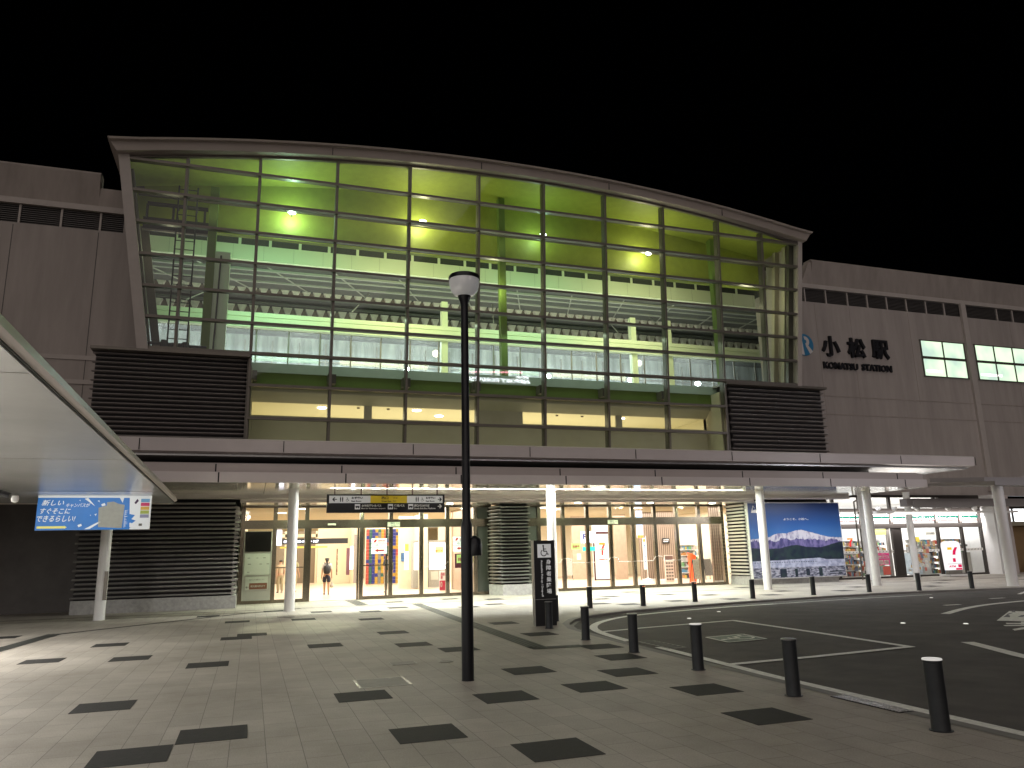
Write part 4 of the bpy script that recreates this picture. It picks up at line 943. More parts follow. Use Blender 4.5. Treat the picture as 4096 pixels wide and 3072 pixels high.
def d7(mb, x0, x1, z0, z1, y):
    w, h = x1-x0, z1-z0
    mb.box(x0, x0+w*.08, y-.02, y, z0, z1*.86, mat('maroon_door_frame', (.07, .02, .025), .4)); mb.box(x1-w*.08, x1, y-.02, y, z0, z1*.86, MATS['maroon_door_frame']); mb.box(x0, x1, y-.02, y, z0+h*.84, z0+h*.88, MATS['maroon_door_frame']); mb.box(x0, x1, y-.02, y, z0, z0+h*.02, MATS['maroon_door_frame'])
    seven(mb, x0+w*.30, x0+w*.62, z0+h*.45, z0+h*.68, y-.004); mb.text('Heart·in', x0+w*.26, y-.003, z0+h*.36, h*.035, RD7, w=w*.46, bold=.02)
    mb.box(x0+w*.1, x1-w*.1, y-.003, y, z0+h*.325, z0+h*.335, GRN)
board('shop_door', 'white glazed shop door with a tall orange and red numeral in the right entrance', 'door', 2378, 2100, 2446, 2322, 36.5, mat('milky_glass', (.70, .78, .74), .3), d=.06, draw=d7)
def d_park(mb, x0, x1, z0, z1, y):
    mb.text('P', x0+.08, y, z0+(z1-z0)*.30, (z1-z0)*.5, mat('navy_print', (.03, .03, .2), .5), w=(x1-x0)*.3, bold=.05); mb.box(x0+.02, x0+.06, y-.001, y, z0, z1, RED)
board('parking_display', 'lit white parking board with bluish frame inside the right entrance', 'display', 2326, 2125, 2382, 2172, 34, WSG2, draw=d_park)
board('green_display', 'small glowing green sign under the parking board', 'display', 2332, 2187, 2380, 2204, 34, emis('green_led', (.05, .9, .4), 1.4))
board('lime_notice', 'lime green notice on the timber wall at the left of the right entrance', 'notice', 2288, 2173, 2320, 2198, 33, GRN, draw=d_green)
board('white_notice', 'small white notice on the timber wall right of the easel', 'notice', 2310, 2215, 2323, 2238, 40, WHITE)
board('blue_screen', 'tall pale blue screen with an orange foot on the timber pillar', 'display', 2549, 2030, 2566, 2152, 36, emis('screen_blue', (.55, .75, 1), 1.5), draw=lambda mb, x0, x1, z0, z1, y: mb.box(x0, x1, y-.002, y, z0, z0+.15, OR7))
board('direction_plate', 'small black plate with white arrow on the ribbed timber wall', 'sign', 2651, 2152, 2678, 2174, 36.5, BLACK, draw=lambda mb, x0, x1, z0, z1, y: (mb.text('お手洗', x0+.05, y, z0+(z1-z0)*.55, .08, WHITE, w=(x1-x0)*.75, bold=.03), mb.box(x0+.05, x1-.1, y-.001, y, z0+.08, z0+.13, WHITE)))
# easel board, banner flag, menu stand, orange bin, sandwich boards
def easel(p, h, label, colr):
    t = thing('sandwich_board', (p.x, p.y, 0), label, 'sandwich board', 'folding boards inside the right entrance')
    b = MB(); w = .27
    for s in (-1, 1):
        b.tube((p.x+s*w, p.y-.02, 0), (p.x+s*w*.75, p.y+.2, h), .018, BLACK); b.tube((p.x+s*w, p.y+.45, 0), (p.x+s*w*.75, p.y+.2, h), .018, BLACK)
    b.build('frame', t, smooth=True)
    b = MB(); b.add([(p.x-w*.95, p.y+.0, .22), (p.x+w*.95, p.y+.0, .22), (p.x+w*.76, p.y+.17, h-.04), (p.x-w*.76, p.y+.17, h-.04), (p.x-w*.95, p.y+.02, .22), (p.x+w*.95, p.y+.02, .22), (p.x+w*.76, p.y+.19, h-.04), (p.x-w*.76, p.y+.19, h-.04)], [(0, 1, 2, 3), (7, 6, 5, 4), (0, 4, 5, 1), (3, 2, 6, 7)], colr); b.build('board', t)
easel(PG(2285, 2316), 1.25, 'black sandwich board with pale menu sheet near the left post of the right entrance', mat('menu_sheet', (.5, .42, .36), .6, var=.3, vs=14))
easel(PG(2800, 2335), 1.15, 'cream sandwich board right of the orange sack', MATS['menu_sheet'])
easel(PG(2842, 2320), 1.10, 'black framed sandwich board nearest the right end of the entrance', mat('slate_board', (.10, .09, .08), .5, var=.3, vs=20))
p = PG(2593, 2328); t = thing('banner_flag', (p.x, p.y, 0), 'tall blue and white banner flag on a pole with a white water base', 'banner')
MB().lathe(p.x, p.y, [(.27, 0), (.27, .04), (.2, .13), (.08, .17), (.03, .2)], WHITE, n=18).build('base', t, smooth=True); MB().cyl(p.x, p.y, .15, 2.3, .015, WHITE, n=8).build('pole', t, smooth=True)
b = MB(); b.box(p.x-.19, p.x-.02, p.y-.01, p.y+.01, .62, 2.2, mat('banner_cloth', (.62, .68, .72), .7)); b.box(p.x-.17, p.x-.04, p.y-.013, p.y-.01, 2.0, 2.15, OR7); b.text('おいしい', p.x-.14, p.y-.012, 1.9, .09, mat('banner_blue', (.03, .12, .30), .6), w=1.1, rot='down', bold=.03); b.build('cloth', t)
p = PG(2682, 2330); t = thing('menu_stand', (p.x, p.y, 0), 'tall menu stand with rows of pale dish pictures in the right entrance', 'menu board')
b = MB(); b.box(p.x-.24, p.x+.24, p.y, p.y+.05, .02, 1.32, mat('menu_white', (.62, .57, .50), .6)); b.box(p.x-.22, p.x+.22, p.y-.004, p.y, 1.08, 1.28, mat('menu_head', (.18, .12, .10), .6)); b.build('panel', t)
b = MB()
for i in range(3):
    for j in range(6): b.cyl(p.x-.15+i*.15, 0, 0, .001, .05, GT, n=10, caps=False) if False else b.box(p.x-.20+i*.145, p.x-.09+i*.145, p.y-.008, p.y-.004, .12+j*.155, .20+j*.155, GT)
b.build('pictures', t)
ORG_ = mat('orange_fabric', (.75, .085, .02), .55, emit=(.75, .085, .02), es=.6)
t = thing('orange_container', (20.3, 33, 0), 'tall bright orange bag with slanted open top on a thin stand', 'bag')
vs = []; n = 18; pr = [(.15, .02, 0), (.17, .25, 0), (.185, .7, 0), (.19, 1.15, .0), (.215, 1.32, .10)]
for r, z, tl in pr: vs += [(20.3+r*cos(2*pi*i/n), 33+r*sin(2*pi*i/n), z-cos(2*pi*i/n)*tl) for i in range(n)]
b = MB(); b.add(vs, [(k*n+i, k*n+(i+1) % n, (k+1)*n+(i+1) % n, (k+1)*n+i) for k in range(4) for i in range(n)]+[tuple(range(n-1, -1, -1))], ORG_); b.build('bag', t, smooth=True)
b = MB(); b.tube((20.2, 32.75, .0), (20.2, 32.75, .38), .012, WHITE); b.tube((20.2, 32.75, .38), (20.45, 32.75, .38), .012, WHITE); b.tube((20.45, 32.75, .38), (20.45, 32.75, 0), .012, WHITE); b.build('stand', t, smooth=True)
# convenience shop glimpsed through the right entrance: bright room with shelves
b = MB(); x0, x1 = wx(2728, 2800, 41); b.box(x0, x1, 41, 41.1, .3, 2.9, emis('shop_glow', (1, 1, 1), 1.0)); b.box(x0-.2, x0, 40.8, 41, 0, 3.2, mat('plum_pillar', (.12, .04, .07), .4)); b.build('shop_glow_wall', CON)
def shelf(name, label, x0, x1, y, z1, seed, par=None, dens=1.0, d=.4):
    t = thing(name, ((x0+x1)/2, y, 0), label, 'shelf')
    b = MB(); b.box(x0, x1, y+d, y+d+.03, 0, z1, WHITE); lv = int(z1/.3)
    for k in range(lv+1): b.box(x0, x1, y, y+d, k*.3+.03, k*.3+.05, WHITE)
    b.build('rack', t); g = MB(); rs = random.Random(seed)
    pal = [mat('pack_%d' % i, tuple(q_*.6 for q_ in c), .5) for i, c in enumerate([(.6, .08, .06), (.7, .55, .1), (.1, .3, .5), (.7, .68, .6), (.2, .45, .2), (.65, .3, .1), (.5, .5, .5), (.08, .08, .1), (.7, .5, .45)])]
    for k in range(lv):
        x = x0+.02
        while x < x1-.08:
            w_ = rs.uniform(.05, .13); hh = rs.uniform(.12, .23); g.box(x, x+w_*.92, y+.03, y+.18, k*.3+.051, k*.3+.05+hh, rs.choice(pal)); x += w_
    o = g.build('goods', t); o['kind'] = 'stuff'; return t
p = P(2770, 2250, 37); shelf('magazine_rack', 'white rack of colourful goods behind the orange bag', p.x-.6, p.x+.5, 37, 1.8, 3)

# ------------------------------------------------------------------ convenience shop front, right
SH = thing('shop_front', (30.3, 30, 0), 'dark framed glass shop front glaring white at the right under the canopy', 'shop front')
b = MB(); DFR = mat('dark_shop_frame', (.045, .038, .034), .4, metal=.4)
SXS = [24.4, 26.4, 28.0, 29.86, 31.0, 32.75, 34.33, 35.65]
for x in SXS: b.box(x-.07, x+.07, 29.95, 30.08, 0, 3.95, DFR)
for z0, z1 in ((0, .09), (2.36, 2.58), (3.16, 3.32), (3.86, 3.98)): b.box(24.4, 35.72, 29.93, 30.1, z0, z1, DFR)
b.box(29.93, 30.38, 29.96, 30.06, 0, 2.4, DFR)
b.box(26.15, 26.4, 29.96, 30.06, 0, 2.4, mat('grey_door_leaf', (.25, .23, .21), .4)); b.box(29.45, 29.62, 29.96, 30.06, 0, 2.4, MATS['grey_door_leaf'])
b.box(33.0, 35.7, 29.9, 30.1, 3.32, 3.95, DFR)
b.build('frame', SH)
g = MB()
for a, c in zip(SXS, SXS[1:]): g.quad((a+.07, 30.0, .09), (c-.07, 30.0, .09), (c-.07, 30.0, 3.9), (a+.07, 30.0, 3.9), GLF)
g.build('glass', SH)
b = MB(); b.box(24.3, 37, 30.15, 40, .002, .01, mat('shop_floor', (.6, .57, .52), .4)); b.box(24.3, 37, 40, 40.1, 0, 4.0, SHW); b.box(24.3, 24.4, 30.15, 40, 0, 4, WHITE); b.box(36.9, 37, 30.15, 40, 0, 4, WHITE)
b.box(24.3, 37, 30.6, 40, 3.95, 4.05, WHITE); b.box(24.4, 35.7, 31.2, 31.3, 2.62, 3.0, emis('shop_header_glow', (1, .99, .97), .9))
b.build('room', SH)
b = MB()
TEAL, PINK = emis('sign_teal', (.05, .60, .42), .42), emis('sign_pink', (.80, .22, .20), .45)
for a, c in zip(SXS, SXS[1:]):
    if a < 25: continue
    b.box(a+.1, c-.12, 29.975, 29.99, 2.84, 2.94, TEAL); b.box(a+.1, c-.12, 29.975, 29.99, 2.70, 2.735, PINK)
b.build('stripe_sign', SH)
b = MB()
for a, c in zip(SXS, SXS[1:]):
    if c < 26: continue
    b.box(a+.1, c-.1, 29.965, 29.985, 1.19, 1.31, mat('safety_strip', (.66, .64, .60), .5)); x = a+.22
    while x < c-.15: b.add([(x, 29.96, 1.21), (x+.05, 29.96, 1.23), (x+.075, 29.96, 1.29), (x+.03, 29.96, 1.27)], [(0, 1, 2, 3)], DFR); x += .21
b.build('safety_strip', SH)
b = MB(); MAG = mat('magenta_poster', (.42, .02, .13), .5, emit=(.42, .02, .13), es=.3)
xa, xb = 28.35, 29.42
b.box(xa, xb, 29.955, 29.975, .62, 1.18, MAG); b.box(xa+.05, xb-.05, 29.95, 29.955, .92, 1.06, PAPER); b.text('うれしい値!宣言', xa+.08, 29.948, .945, .09, MAG, w=.9, bold=.04)
b.text('新しい暮らしを応援します', xa+.18, 29.95, 1.1, .04, PAPER, w=.7)
for k in range(3): b.box(xa+.06+k*.33, xa+.34+k*.33, 29.95, 29.955, .65, .86, mat('photo_beige', (.50, .38, .34), .5, var=.4, vs=12))
b.box(28.36, 29.4, 29.955, 29.975, .12, .58, mat('grey_crates', (.28, .34, .31), .5, var=.3, vs=5)); b.box(28.95, 29.4, 29.95, 29.956, .16, .55, mat('brick_box', (.62, .12, .09), .5))
b.build('door_poster', SH)
b = MB(); seven(b, 27.0, 27.35, 1.52, 1.92, 29.96, False); b.text('&i HOLDINGS', 26.95, 29.96, 1.40, .06, BLACK, w=.5, bold=.02)
b.box(24.75, 26.1, 29.955, 29.975, .2, 1.15, mat('leaflet_wall', (.66, .62, .48), .5, var=.35, vs=9))
for k, z in enumerate((1.83, 1.65, 1.47)): b.box(25.3, 26.15, 29.95, 29.96, z, z+.14, WHITE); b.text(('たばこ', 'コピー', 'ATM')[k], 25.8, 29.948, z+.04, .07, GT, w=.25, bold=.02)
b.box(28.35, 29.4, 29.955, 29.965, 2.05, 2.34, mat('yellow_poster', (.75, .72, .22), .5)); b.box(31.1, 31.45, 29.955, 29.975, 1.66, 1.92, YLP); b.box(30.85, 31.2, 29.955, 29.975, 1.36, 1.55, YLP)
b.box(31.9, 32.5, 29.955, 29.965, 2.0, 2.2, PAPER); b.text('セブン銀行', 31.95, 29.95, 2.05, .08, GT, w=.5, bold=.02)
rs = random.Random(12)
for k in range(46):
    a_ = rs.choice([(26.55, 27.9), (30.5, 31.6), (31.1, 32.0)]); x = rs.uniform(*a_); z = rs.uniform(.25, 1.15); w_ = rs.uniform(.08, .2)
    MB().box(x, x+w_, 29.951-.0001*k, 29.965, z, z+w_*rs.uniform(.6, 1.3), rs.choice([mat('leaflet_a', (.45, .30, .12), .5, var=.4, vs=20), mat('leaflet_b', (.5, .48, .42), .5, var=.5, vs=24), mat('leaflet_c', (.38, .10, .07), .5, var=.4, vs=18), mat('leaflet_d', (.10, .12, .16), .5, var=.4, vs=18)])).build('leaflet', SH)
for k in range(16):
    x = rs.uniform(30.5, 32.3); MB().box(x, x+rs.uniform(.05, .14), 29.955-.0001*k, 29.965, 1.45, 1.45+rs.uniform(.08, .28), rs.choice([MATS['leaflet_a'], MATS['leaflet_c'], GT])).build('leaflet', SH)
b.build('window_stickers', SH)
for i, (x0, x1, y, s) in enumerate(((25.2, 26.9, 31.0, 1), (27.9, 29.6, 31.8, 2), (30.2, 31.7, 32.4, 5), (32.6, 34.4, 31.6, 7), (34.9, 36.6, 31.8, 8))):
    shelf('goods_shelf', ['leftmost goods shelf in the shop beside the mountain mural', 'goods shelf behind the first leaf door of the shop', 'goods shelf behind the magenta door poster', 'full goods shelf in the shop window left of the copier', 'goods shelf behind the lit floor sign'][i], x0, x1, y, 1.8, s)
t = thing('copy_machine', (32.4, 30.9, 0), 'pale grey cabinet machine standing low behind the shop window', 'machine')
MB().box(32.15, 32.65, 30.6, 31.1, 0, 1.12, mat('machine_grey', (.42, .42, .40), .5)).box(31.3, 31.95, 30.5, 30.9, .1, 1.15, mat('freezer_pale', (.45, .52, .58), .4, var=.2, vs=4)).build('body', t)
t = thing('counter', (34.9, 31, 0), 'grey low counter cabinet behind the right shop pane', 'counter')
MB().box(34.45, 35.5, 30.7, 31.4, .1, 1.1, mat('counter_grey', (.40, .38, .34), .5)).box(33.4, 35.5, 30.8, 31.3, 1.4, 1.5, GT).build('body', t)
area('shop_light', (30.5, 34.5, 3.9), 12, 7, 520, (1, .98, .97)); area('shop_front_fill', (30.2, 29.7, 2.9), 10.5, .3, 320, (1, .95, .93), rot=(R(78), 0, 0))  # second area light hangs unseen outside, aimed at the shop front
b = MB(); b.box(35.78, 37.0, 29.3, 30.0, 0, 3.95, mat('pier_panel', (.50, .44, .42), .5, var=.06)); b.box(35.72, 35.9, 29.2, 30.1, 0, 3.95, WHITE); b.build('pier', ST)
# lit floor sign in front of the shop
x0, x1, y = 31.9, 32.95, 29.0
t = thing('lit_floor_sign', (32.4, y, 0), 'glowing rounded floor sign with a yellow and red numeral in front of the shop', 'floor sign')
b = MB(); ptsz = [(x0+.06, .30), (x1-.06, .30), (x1, 1.45), (x1-.05, 1.60), (x1-.25, 1.68), (x0+.25, 1.68), (x0+.03, 1.60), (x0, 1.45)]
b.prismy(ptsz, y, y+.18, emis('sign_body_glow', (1, .95, .96), .55)); b.build('body', t)
b = MB(); b.box(x0-.03, x1+.15, y-.2, y+.45, .02, .10, WHITE); b.box(x0+.1, x1-.1, y, y+.18, .1, .3, GT); b.build('base', t)
b = MB(); YEL7 = emis('numeral_yellow', (1, .60, .03), .5); RED7 = emis('numeral_red', (.9, .02, .12), .42)
w = x1-x0; q = lambda a, c: (x0+w*a, y-.006, c)
b.add([q(.18, 1.26), q(.45, 1.26), q(.45, 1.38), q(.18, 1.38)], [(0, 1, 2, 3)], YEL7)
b.add([q(.45, 1.02), q(.63, 1.02), q(.66, 1.16), q(.80, 1.38), q(.64, 1.38), q(.50, 1.22)], [(0, 1, 2, 3, 4, 5)], RED7); b.box(x0+w*.43, x0+w*.60, y-.007, y-.005, .68, .86, RED7)
b.box(x0+.08, x1-.08, y-.007, y-.004, .585, .60, GT); b.box(x0+w*.70, x0+w*.92, y-.007, y-.005, .42, .56, RED7); b.box(x0+w*.55, x0+w*.92, y-.007, y-.005, .31, .39, RED7); b.text('ATM', x0+w*.15, y-.006, .43, .09, RED7, w=w*.4, bold=.04)
b.build('print', t)
b = MB(); b.tube((27.15, 29.4, 0), (27.15, 29.4, 3.6), .035, ALU); b.tube((27.15, 29.4, 3.6), (27.5, 29.4, 3.75), .035, ALU)
tag(b.build('drain_pipe', smooth=True, loc=(27.15, 29.4, 0)), 'thin grey downpipe left of the paired white columns', 'pipe')

# ------------------------------------------------------------------ walkway canopy, right edge
RC = thing('walkway_canopy', (26.6, 21.5, 0), 'low flat walkway canopy on a thick white column at the right edge', 'canopy')
mat('beam_dark', (.26, .24, .235), .5); b = MB(); b.hexa([(25.35, 23.36, 3.80), (26.0, 21.0, 3.64), (60, 18.5, 3.64), (60, 23.4, 3.80), (25.35, 23.36, 3.92), (26.0, 21.0, 3.80), (60, 18.5, 3.80), (60, 23.4, 3.92)], MATS['beam_dark'])
b.hexa([(25.4, 23.30, 3.95), (26.6, 21.9, 3.85), (60, 19.6, 3.85), (60, 23.3, 3.95), (25.4, 23.3, 4.12), (26.6, 21.9, 4.03), (60, 19.6, 4.03), (60, 23.3, 4.12)], MATS['beam_dark'])
b.build('roof', RC)
MB().lathe(26.45, 21.3, [(.20, 0), (.20, .012), (.185, .014), (.185, 3.62), (.21, 3.63), (.21, 3.66)], WHITE, n=28).build('column', RC, smooth=True)
b = MB()
b.box(27.5, 60, 26.6, 27.0, 3.22, 3.56, mat('beam_grey', (.19, .175, .175), .5)); b.box(27.8, 31.2, 26.5, 26.6, 3.15, 3.45, MATS['beam_grey'])
b.box(25.6, 34.5, 26.9, 27.05, 2.93, 3.02, WHITE); b.build('service_beam', RC)
b = MB()
for x in (26.0, 26.9, 28.2, 30.0, 31.6, 33.2, 36.2, 38.0): b.lathe(x, 26.75, [(.04, 3.02), (.12, 3.1), (.12, 3.2)], WHITE, n=12)
b.build('spot_lamps', RC, smooth=True)
b = MB(); b.box(27.0, 31.8, 26.86, 26.90, 2.90, 2.93, emis('beam_tube', (1, .95, .88), 3.5)); b.build('tube_light', RC)
area('walkway_light', (32, 24.5, 3.6), 9, .5, 55, (1, .93, .90))

# far right: tan wall, planter and lit windows
t = thing('tan_wall_panel', (41, 30.2, 0), 'tan rendered wall with a tall dark sign at the right edge', 'wall panel')
TAN = mat('tan_render', (.26, .165, .08), .7, var=.08)
MB().box(37.0, 60, 30.5, 30.7, 0, 2.4, TAN).box(37, 60, 30.3, 30.7, 2.4, 2.62, BEIGE).build('wall', t)
b = MB(); b.box(41.2, 42.6, 30.38, 30.45, .9, 2.2, BLACKM); b.text('蔵', 41.45, 30.37, 1.75, .25, WHITE, w=.3, bold=.03); b.build('sign', t)
b = MB(); b.box(37.0, 60, 30.52, 30.56, 2.62, 3.3, emis('clerestory_glow', (.95, .98, 1), 1.3))
for k in range(8): b.box(38.6+k*1.6, 38.7+k*1.6, 30.46, 30.52, 2.62, 3.3, DFR)
b.box(37, 60, 30.45, 30.55, 3.3, 3.45, DFR); b.box(37, 60, 30.5, 30.6, 3.45, 3.75, emis('clerestory_dim', (.6, .75, 1), .7)); b.build('window', t)
pt = thing('planter', (39.5, 29.4, 0), 'low grey planter with dark shrubs against the tan wall', 'planter')
MB().box(38.3, 60, 29.0, 29.8, 0, .38, STONE).build('box', pt)
LEAF = mat('shrub_leaf', (.035, .055, .025), .6, var=.5, vs=8); b = MB(); rs = random.Random(5)
for k in range(2600):
    x = 38.3+rs.random()**1.2*12; cl = .22*sin(x*3.1)+.2*sin(x*1.3); y = 29.4+rs.gauss(0, .18); z = .36+abs(rs.gauss(0, .2))*(1+cl)
    a = rs.random()*6.28; s = rs.uniform(.03, .07); dz = rs.uniform(-.05, .05); b.add([(x, y, z), (x+s*cos(a), y+s*sin(a), z+dz+.02), (x+s*cos(a+.8)*1.2, y+s*sin(a+.8)*1.2, z+dz+s)], [(0, 1, 2)], LEAF)
o = b.build('shrubs', pt)

# ------------------------------------------------------------------ mountain mural
MU = thing('mountain_mural', (23, 28.62, 0), 'large blue mural of a snowy mountain on the wall right of the entrances', 'mural')
mx0, mx1, mz0, mz1, my = 20.58, 25.50, .27, 3.50, 28.60
def gradz(name, stops, z0, z1, var=.0):
    m = bpy.data.materials.new(name); m.use_nodes = True; n = m.node_tree.nodes; l = m.node_tree.links; b_ = n['Principled BSDF']
    tc = n.new('ShaderNodeTexCoord'); sx = n.new('ShaderNodeSeparateXYZ'); l.new(tc.outputs['Object'], sx.inputs[0]); mr = n.new('ShaderNodeMapRange')
    mr.inputs['From Min'].default_value = z0; mr.inputs['From Max'].default_value = z1; l.new(sx.outputs['Z'], mr.inputs[0])
    rp = n.new('ShaderNodeValToRGB')
    while len(rp.color_ramp.elements) < len(stops): rp.color_ramp.elements.new(.5)
    for e_, (p_, c_) in zip(rp.color_ramp.elements, stops): e_.position = p_; e_.color = (*c_, 1)
    l.new(mr.outputs[0], rp.inputs[0]); l.new(rp.outputs[0], b_.inputs['Base Color']); b_.inputs['Roughness'].default_value = .35; return m
MSKY = gradz('print_sky', [(0, (.06, .20, .48)), (.45, (.025, .10, .33)), (1, (.008, .025, .12))], 1.8, 3.5)
def print_noise(name, c1, c2, sc, lo=.42, hi=.6, stretch=(1, 1, 1)):
    m = bpy.data.materials.new(name); m.use_nodes = True; n = m.node_tree.nodes; l = m.node_tree.links
    tc = n.new('ShaderNodeTexCoord'); mp = n.new('ShaderNodeMapping'); mp.inputs['Scale'].default_value = stretch; no = n.new('ShaderNodeTexNoise'); no.inputs['Scale'].default_value = sc; no.inputs['Detail'].default_value = 6
    rp = n.new('ShaderNodeValToRGB'); rp.color_ramp.elements[0].position = lo; rp.color_ramp.elements[1].position = hi; rp.color_ramp.elements[0].color = (*c1, 1); rp.color_ramp.elements[1].color = (*c2, 1)
    l.new(tc.outputs['Object'], mp.inputs[0]); l.new(mp.outputs[0], no.inputs[0]); l.new(no.outputs[0], rp.inputs[0]); l.new(rp.outputs[0], n['Principled BSDF'].inputs['Base Color']); n['Principled BSDF'].inputs['Roughness'].default_value = .35; return m
MSNOW = print_noise('print_snow', (.22, .21, .36), (.62, .60, .66), 3.2, .38, .52, (1.6, 1, .8)); MPUR = print_noise('print_slope', (.06, .055, .17), (.20, .17, .36), 4, .4, .62, (1.4, 1, .8))
MHILL = print_noise('print_hill', (.010, .018, .038), (.022, .042, .045), 3); MROOF = print_noise('print_snow_roof', (.28, .30, .42), (.48, .50, .62), 5); MTOWN = print_noise('print_town', (.05, .055, .09), (.42, .42, .50), 7, .40, .62, (.8, 1, 2.5))
b = MB(); b.box(mx0-.03, mx1+.03, my, my+.2, mz0-.03, mz1+.03, WHITE); b.build('frame', MU)
X = lambda a: mx0+(mx1-mx0)*a
Zm = lambda a: mz1-(mz1-mz0)*a
def ridge(pts, base, y, m, mb, jit=0, seed=1):
    rs = random.Random(seed); P_ = []
    for (a, c), (a2, c2) in zip(pts, pts[1:]):
        k = 8
        for i in range(k): t = i/k; P_.append((a+(a2-a)*t, c+(c2-c)*t+rs.uniform(-jit, jit)))
    P_.append(pts[-1])
    for (a, c), (a2, c2) in zip(P_, P_[1:]): mb.add([(X(a), y, Zm(base)), (X(a2), y, Zm(base)), (X(a2), y, Zm(c2)), (X(a), y, Zm(c))], [(0, 1, 2, 3)], m)
b = MB(); b.quad((mx0, my-.004, Zm(.62)), (mx1, my-.004, Zm(.62)), (mx1, my-.004, mz1), (mx0, my-.004, mz1), MSKY)
ridge([(0, .485), (.1, .475), (.2, .455), (.3, .41), (.38, .415), (.48, .375), (.55, .365), (.66, .40), (.76, .44), (.86, .47), (.93, .475), (1, .48)], .62, my-.006, MSNOW, b, .004, 2)
ridge([(0, .52), (.06, .50), (.12, .54), (.2, .50), (.27, .52), (.34, .47), (.42, .50), (.5, .475), (.6, .50), (.7, .495), (.8, .52), (.88, .50), (1, .53)], .68, my-.008, MPUR, b, .012, 3)
ridge([(0, .60), (.15, .62), (.3, .61), (.42, .575), (.5, .57), (.6, .60), (.75, .61), (.88, .565), (1, .53)], .80, my-.010, MHILL, b, .003, 4)
ridge([(0, .775), (.3, .768), (.6, .755), (.72, .75), (.80, .772), (1, .775)], .88, my-.012, MROOF, b, .001, 5)
b.quad((mx0, my-.014, mz0), (mx1, my-.014, mz0), (mx1, my-.014, Zm(.865)), (mx0, my-.014, Zm(.865)), MTOWN)
for k in range(26): b.box(X(.02+k*.026), X(.035+k*.026), my-.014, my-.0125, Zm(.800), Zm(.792), MHILL)
for a, c, d, e_ in ((.28, .35, .885, .99), (.44, .47, .885, .99), (.56, .60, .89, .98), (.70, .74, .88, .99), (.82, .95, .93, .945), (.82, .95, .96, .97)): b.box(X(a), X(c), my-.017, my-.0145, Zm(e_), Zm(d), MHILL)
b.build('picture', MU)
b = MB(); b.text('ようこそ、小松へ。', X(.37), my-.008, Zm(.235), .10, WHITE, w=1.35, bold=.02); b.build('lettering', MU); b = MB()
b.add([(X(.03), my-.012, Zm(.13)), (X(.105), my-.012, Zm(.13)), (X(.055), my-.012, Zm(.03))], [(0, 1, 2)], WHITE); b.add([(X(.045), my-.014, Zm(.10)), (X(.085), my-.014, Zm(.085)), (X(.056), my-.014, Zm(.048))], [(0, 1, 2)], MSKY); b.build('emblem', MU)
area('mural_light', (23, 26.2, 3.7), 5, .1, 105, (.9, .93, 1))

# ------------------------------------------------------------------ hanging direction sign
DS = thing('direction_sign', (4.06, 24.6, 2.95), 'long black and white direction sign with yellow centre hanging from the canopy', 'sign')
dx0, dx1, dz0, dz1, dy = 2.17, 5.96, 2.955, 3.535, 24.6
MB().box(dx0, dx1, dy, dy+.12, dz0, dz1, BLACK).build('casing', DS)
b = MB()
for k in range(5): x = dx0+.24+k*(dx1-dx0-.48)/4; b.box(x-.018, x+.018, dy+.04, dy+.075, dz1, 3.77, mat('maroon_rod', (.06, .015, .02), .4))
b.build('hanger_rod', DS)
SW, SY = mat('sign_white', (.60, .60, .60), .5, emit=(.6, .6, .6), es=.10), mat('sign_yellow', (.50, .36, .02), .5, emit=(.5, .36, .02), es=.12)
b = MB(); y = dy-.004
b.box(dx0+.07, dx0+1.36, y, dy, 3.26, 3.49, SW); b.box(dx0+1.36, dx0+2.54, y, dy, 3.26, 3.49, SY); b.box(dx0+2.54, dx1-.07, y, dy, 3.26, 3.49, SW)
y -= .003
def arrow(x, z, s, m, d=1):
    b.box(min(x, x+d*s), max(x, x+d*s), y-.002, y, z-.012, z+.012, m); x2 = x+d*s
    for q_ in (1, -1): b.add([(x2, y-.002, z+.012*q_), (x2-d*.06, y-.002, z+.07*q_), (x2-d*.085, y-.002, z+.05*q_), (x2-d*.03, y-.002, z-.008*q_)], [(0, 1, 2, 3)], m)
def people(x, z, m):
    for i in range(2):
        xx = x+i*.065; b.box(xx-.018, xx+.018, y-.002, y, z-.02, z+.06, m); b.box(xx-.014, xx+.014, y-.002, y, z-.07, z-.02, m); b.box(xx-.012, xx+.012, y-.002, y, z+.065, z+.09, m)
arrow(dx0+.31, 3.375, .14, BLACK, -1); people(dx0+.42, 3.37, BLACK); wheelchair(b, lambda a, c: (dx0+.56+a*.15, y-.003, 3.30+c*.15), BLACK)
b.text('お手洗い', dx0+.76, y, 3.385, .075, BLACK, w=.36, bold=.045); b.text('Rest Room', dx0+.76, y, 3.295, .05, BLACK, w=.31, bold=.04)
b.text('西口', dx0+1.71, y, 3.375, .09, BLACK, w=.22, bold=.025); b.text('West Exit', dx0+1.71, y, 3.29, .05, BLACK, w=.32, bold=.02); b.text('서쪽 출구', dx0+2.08, y, 3.395, .045, BLACK, w=.17); b.text('西出口', dx0+2.08, y, 3.30, .05, BLACK, w=.10)
people(dx0+2.84, 3.37, BLACK); wheelchair(b, lambda a, c: (dx0+2.97+a*.15, y-.003, 3.30+c*.15), BLACK)
b.text('お手洗い', dx0+3.16, y, 3.385, .075, BLACK, w=.32, bold=.045); b.text('Rest Room', dx0+3.16, y, 3.295, .05, BLACK, w=.29, bold=.04); arrow(dx0+3.56, 3.375, .13, BLACK)
def bus(x):
    b.box(x, x+.165, y-.001, y, 3.06, 3.225, SW); b.box(x+.02, x+.145, y-.003, y-.001, 3.115, 3.165, BLACK)
    for q_ in (.045, .115): b.box(x+q_-.012, x+q_+.012, y-.003, y-.001, 3.095, 3.115, BLACK)
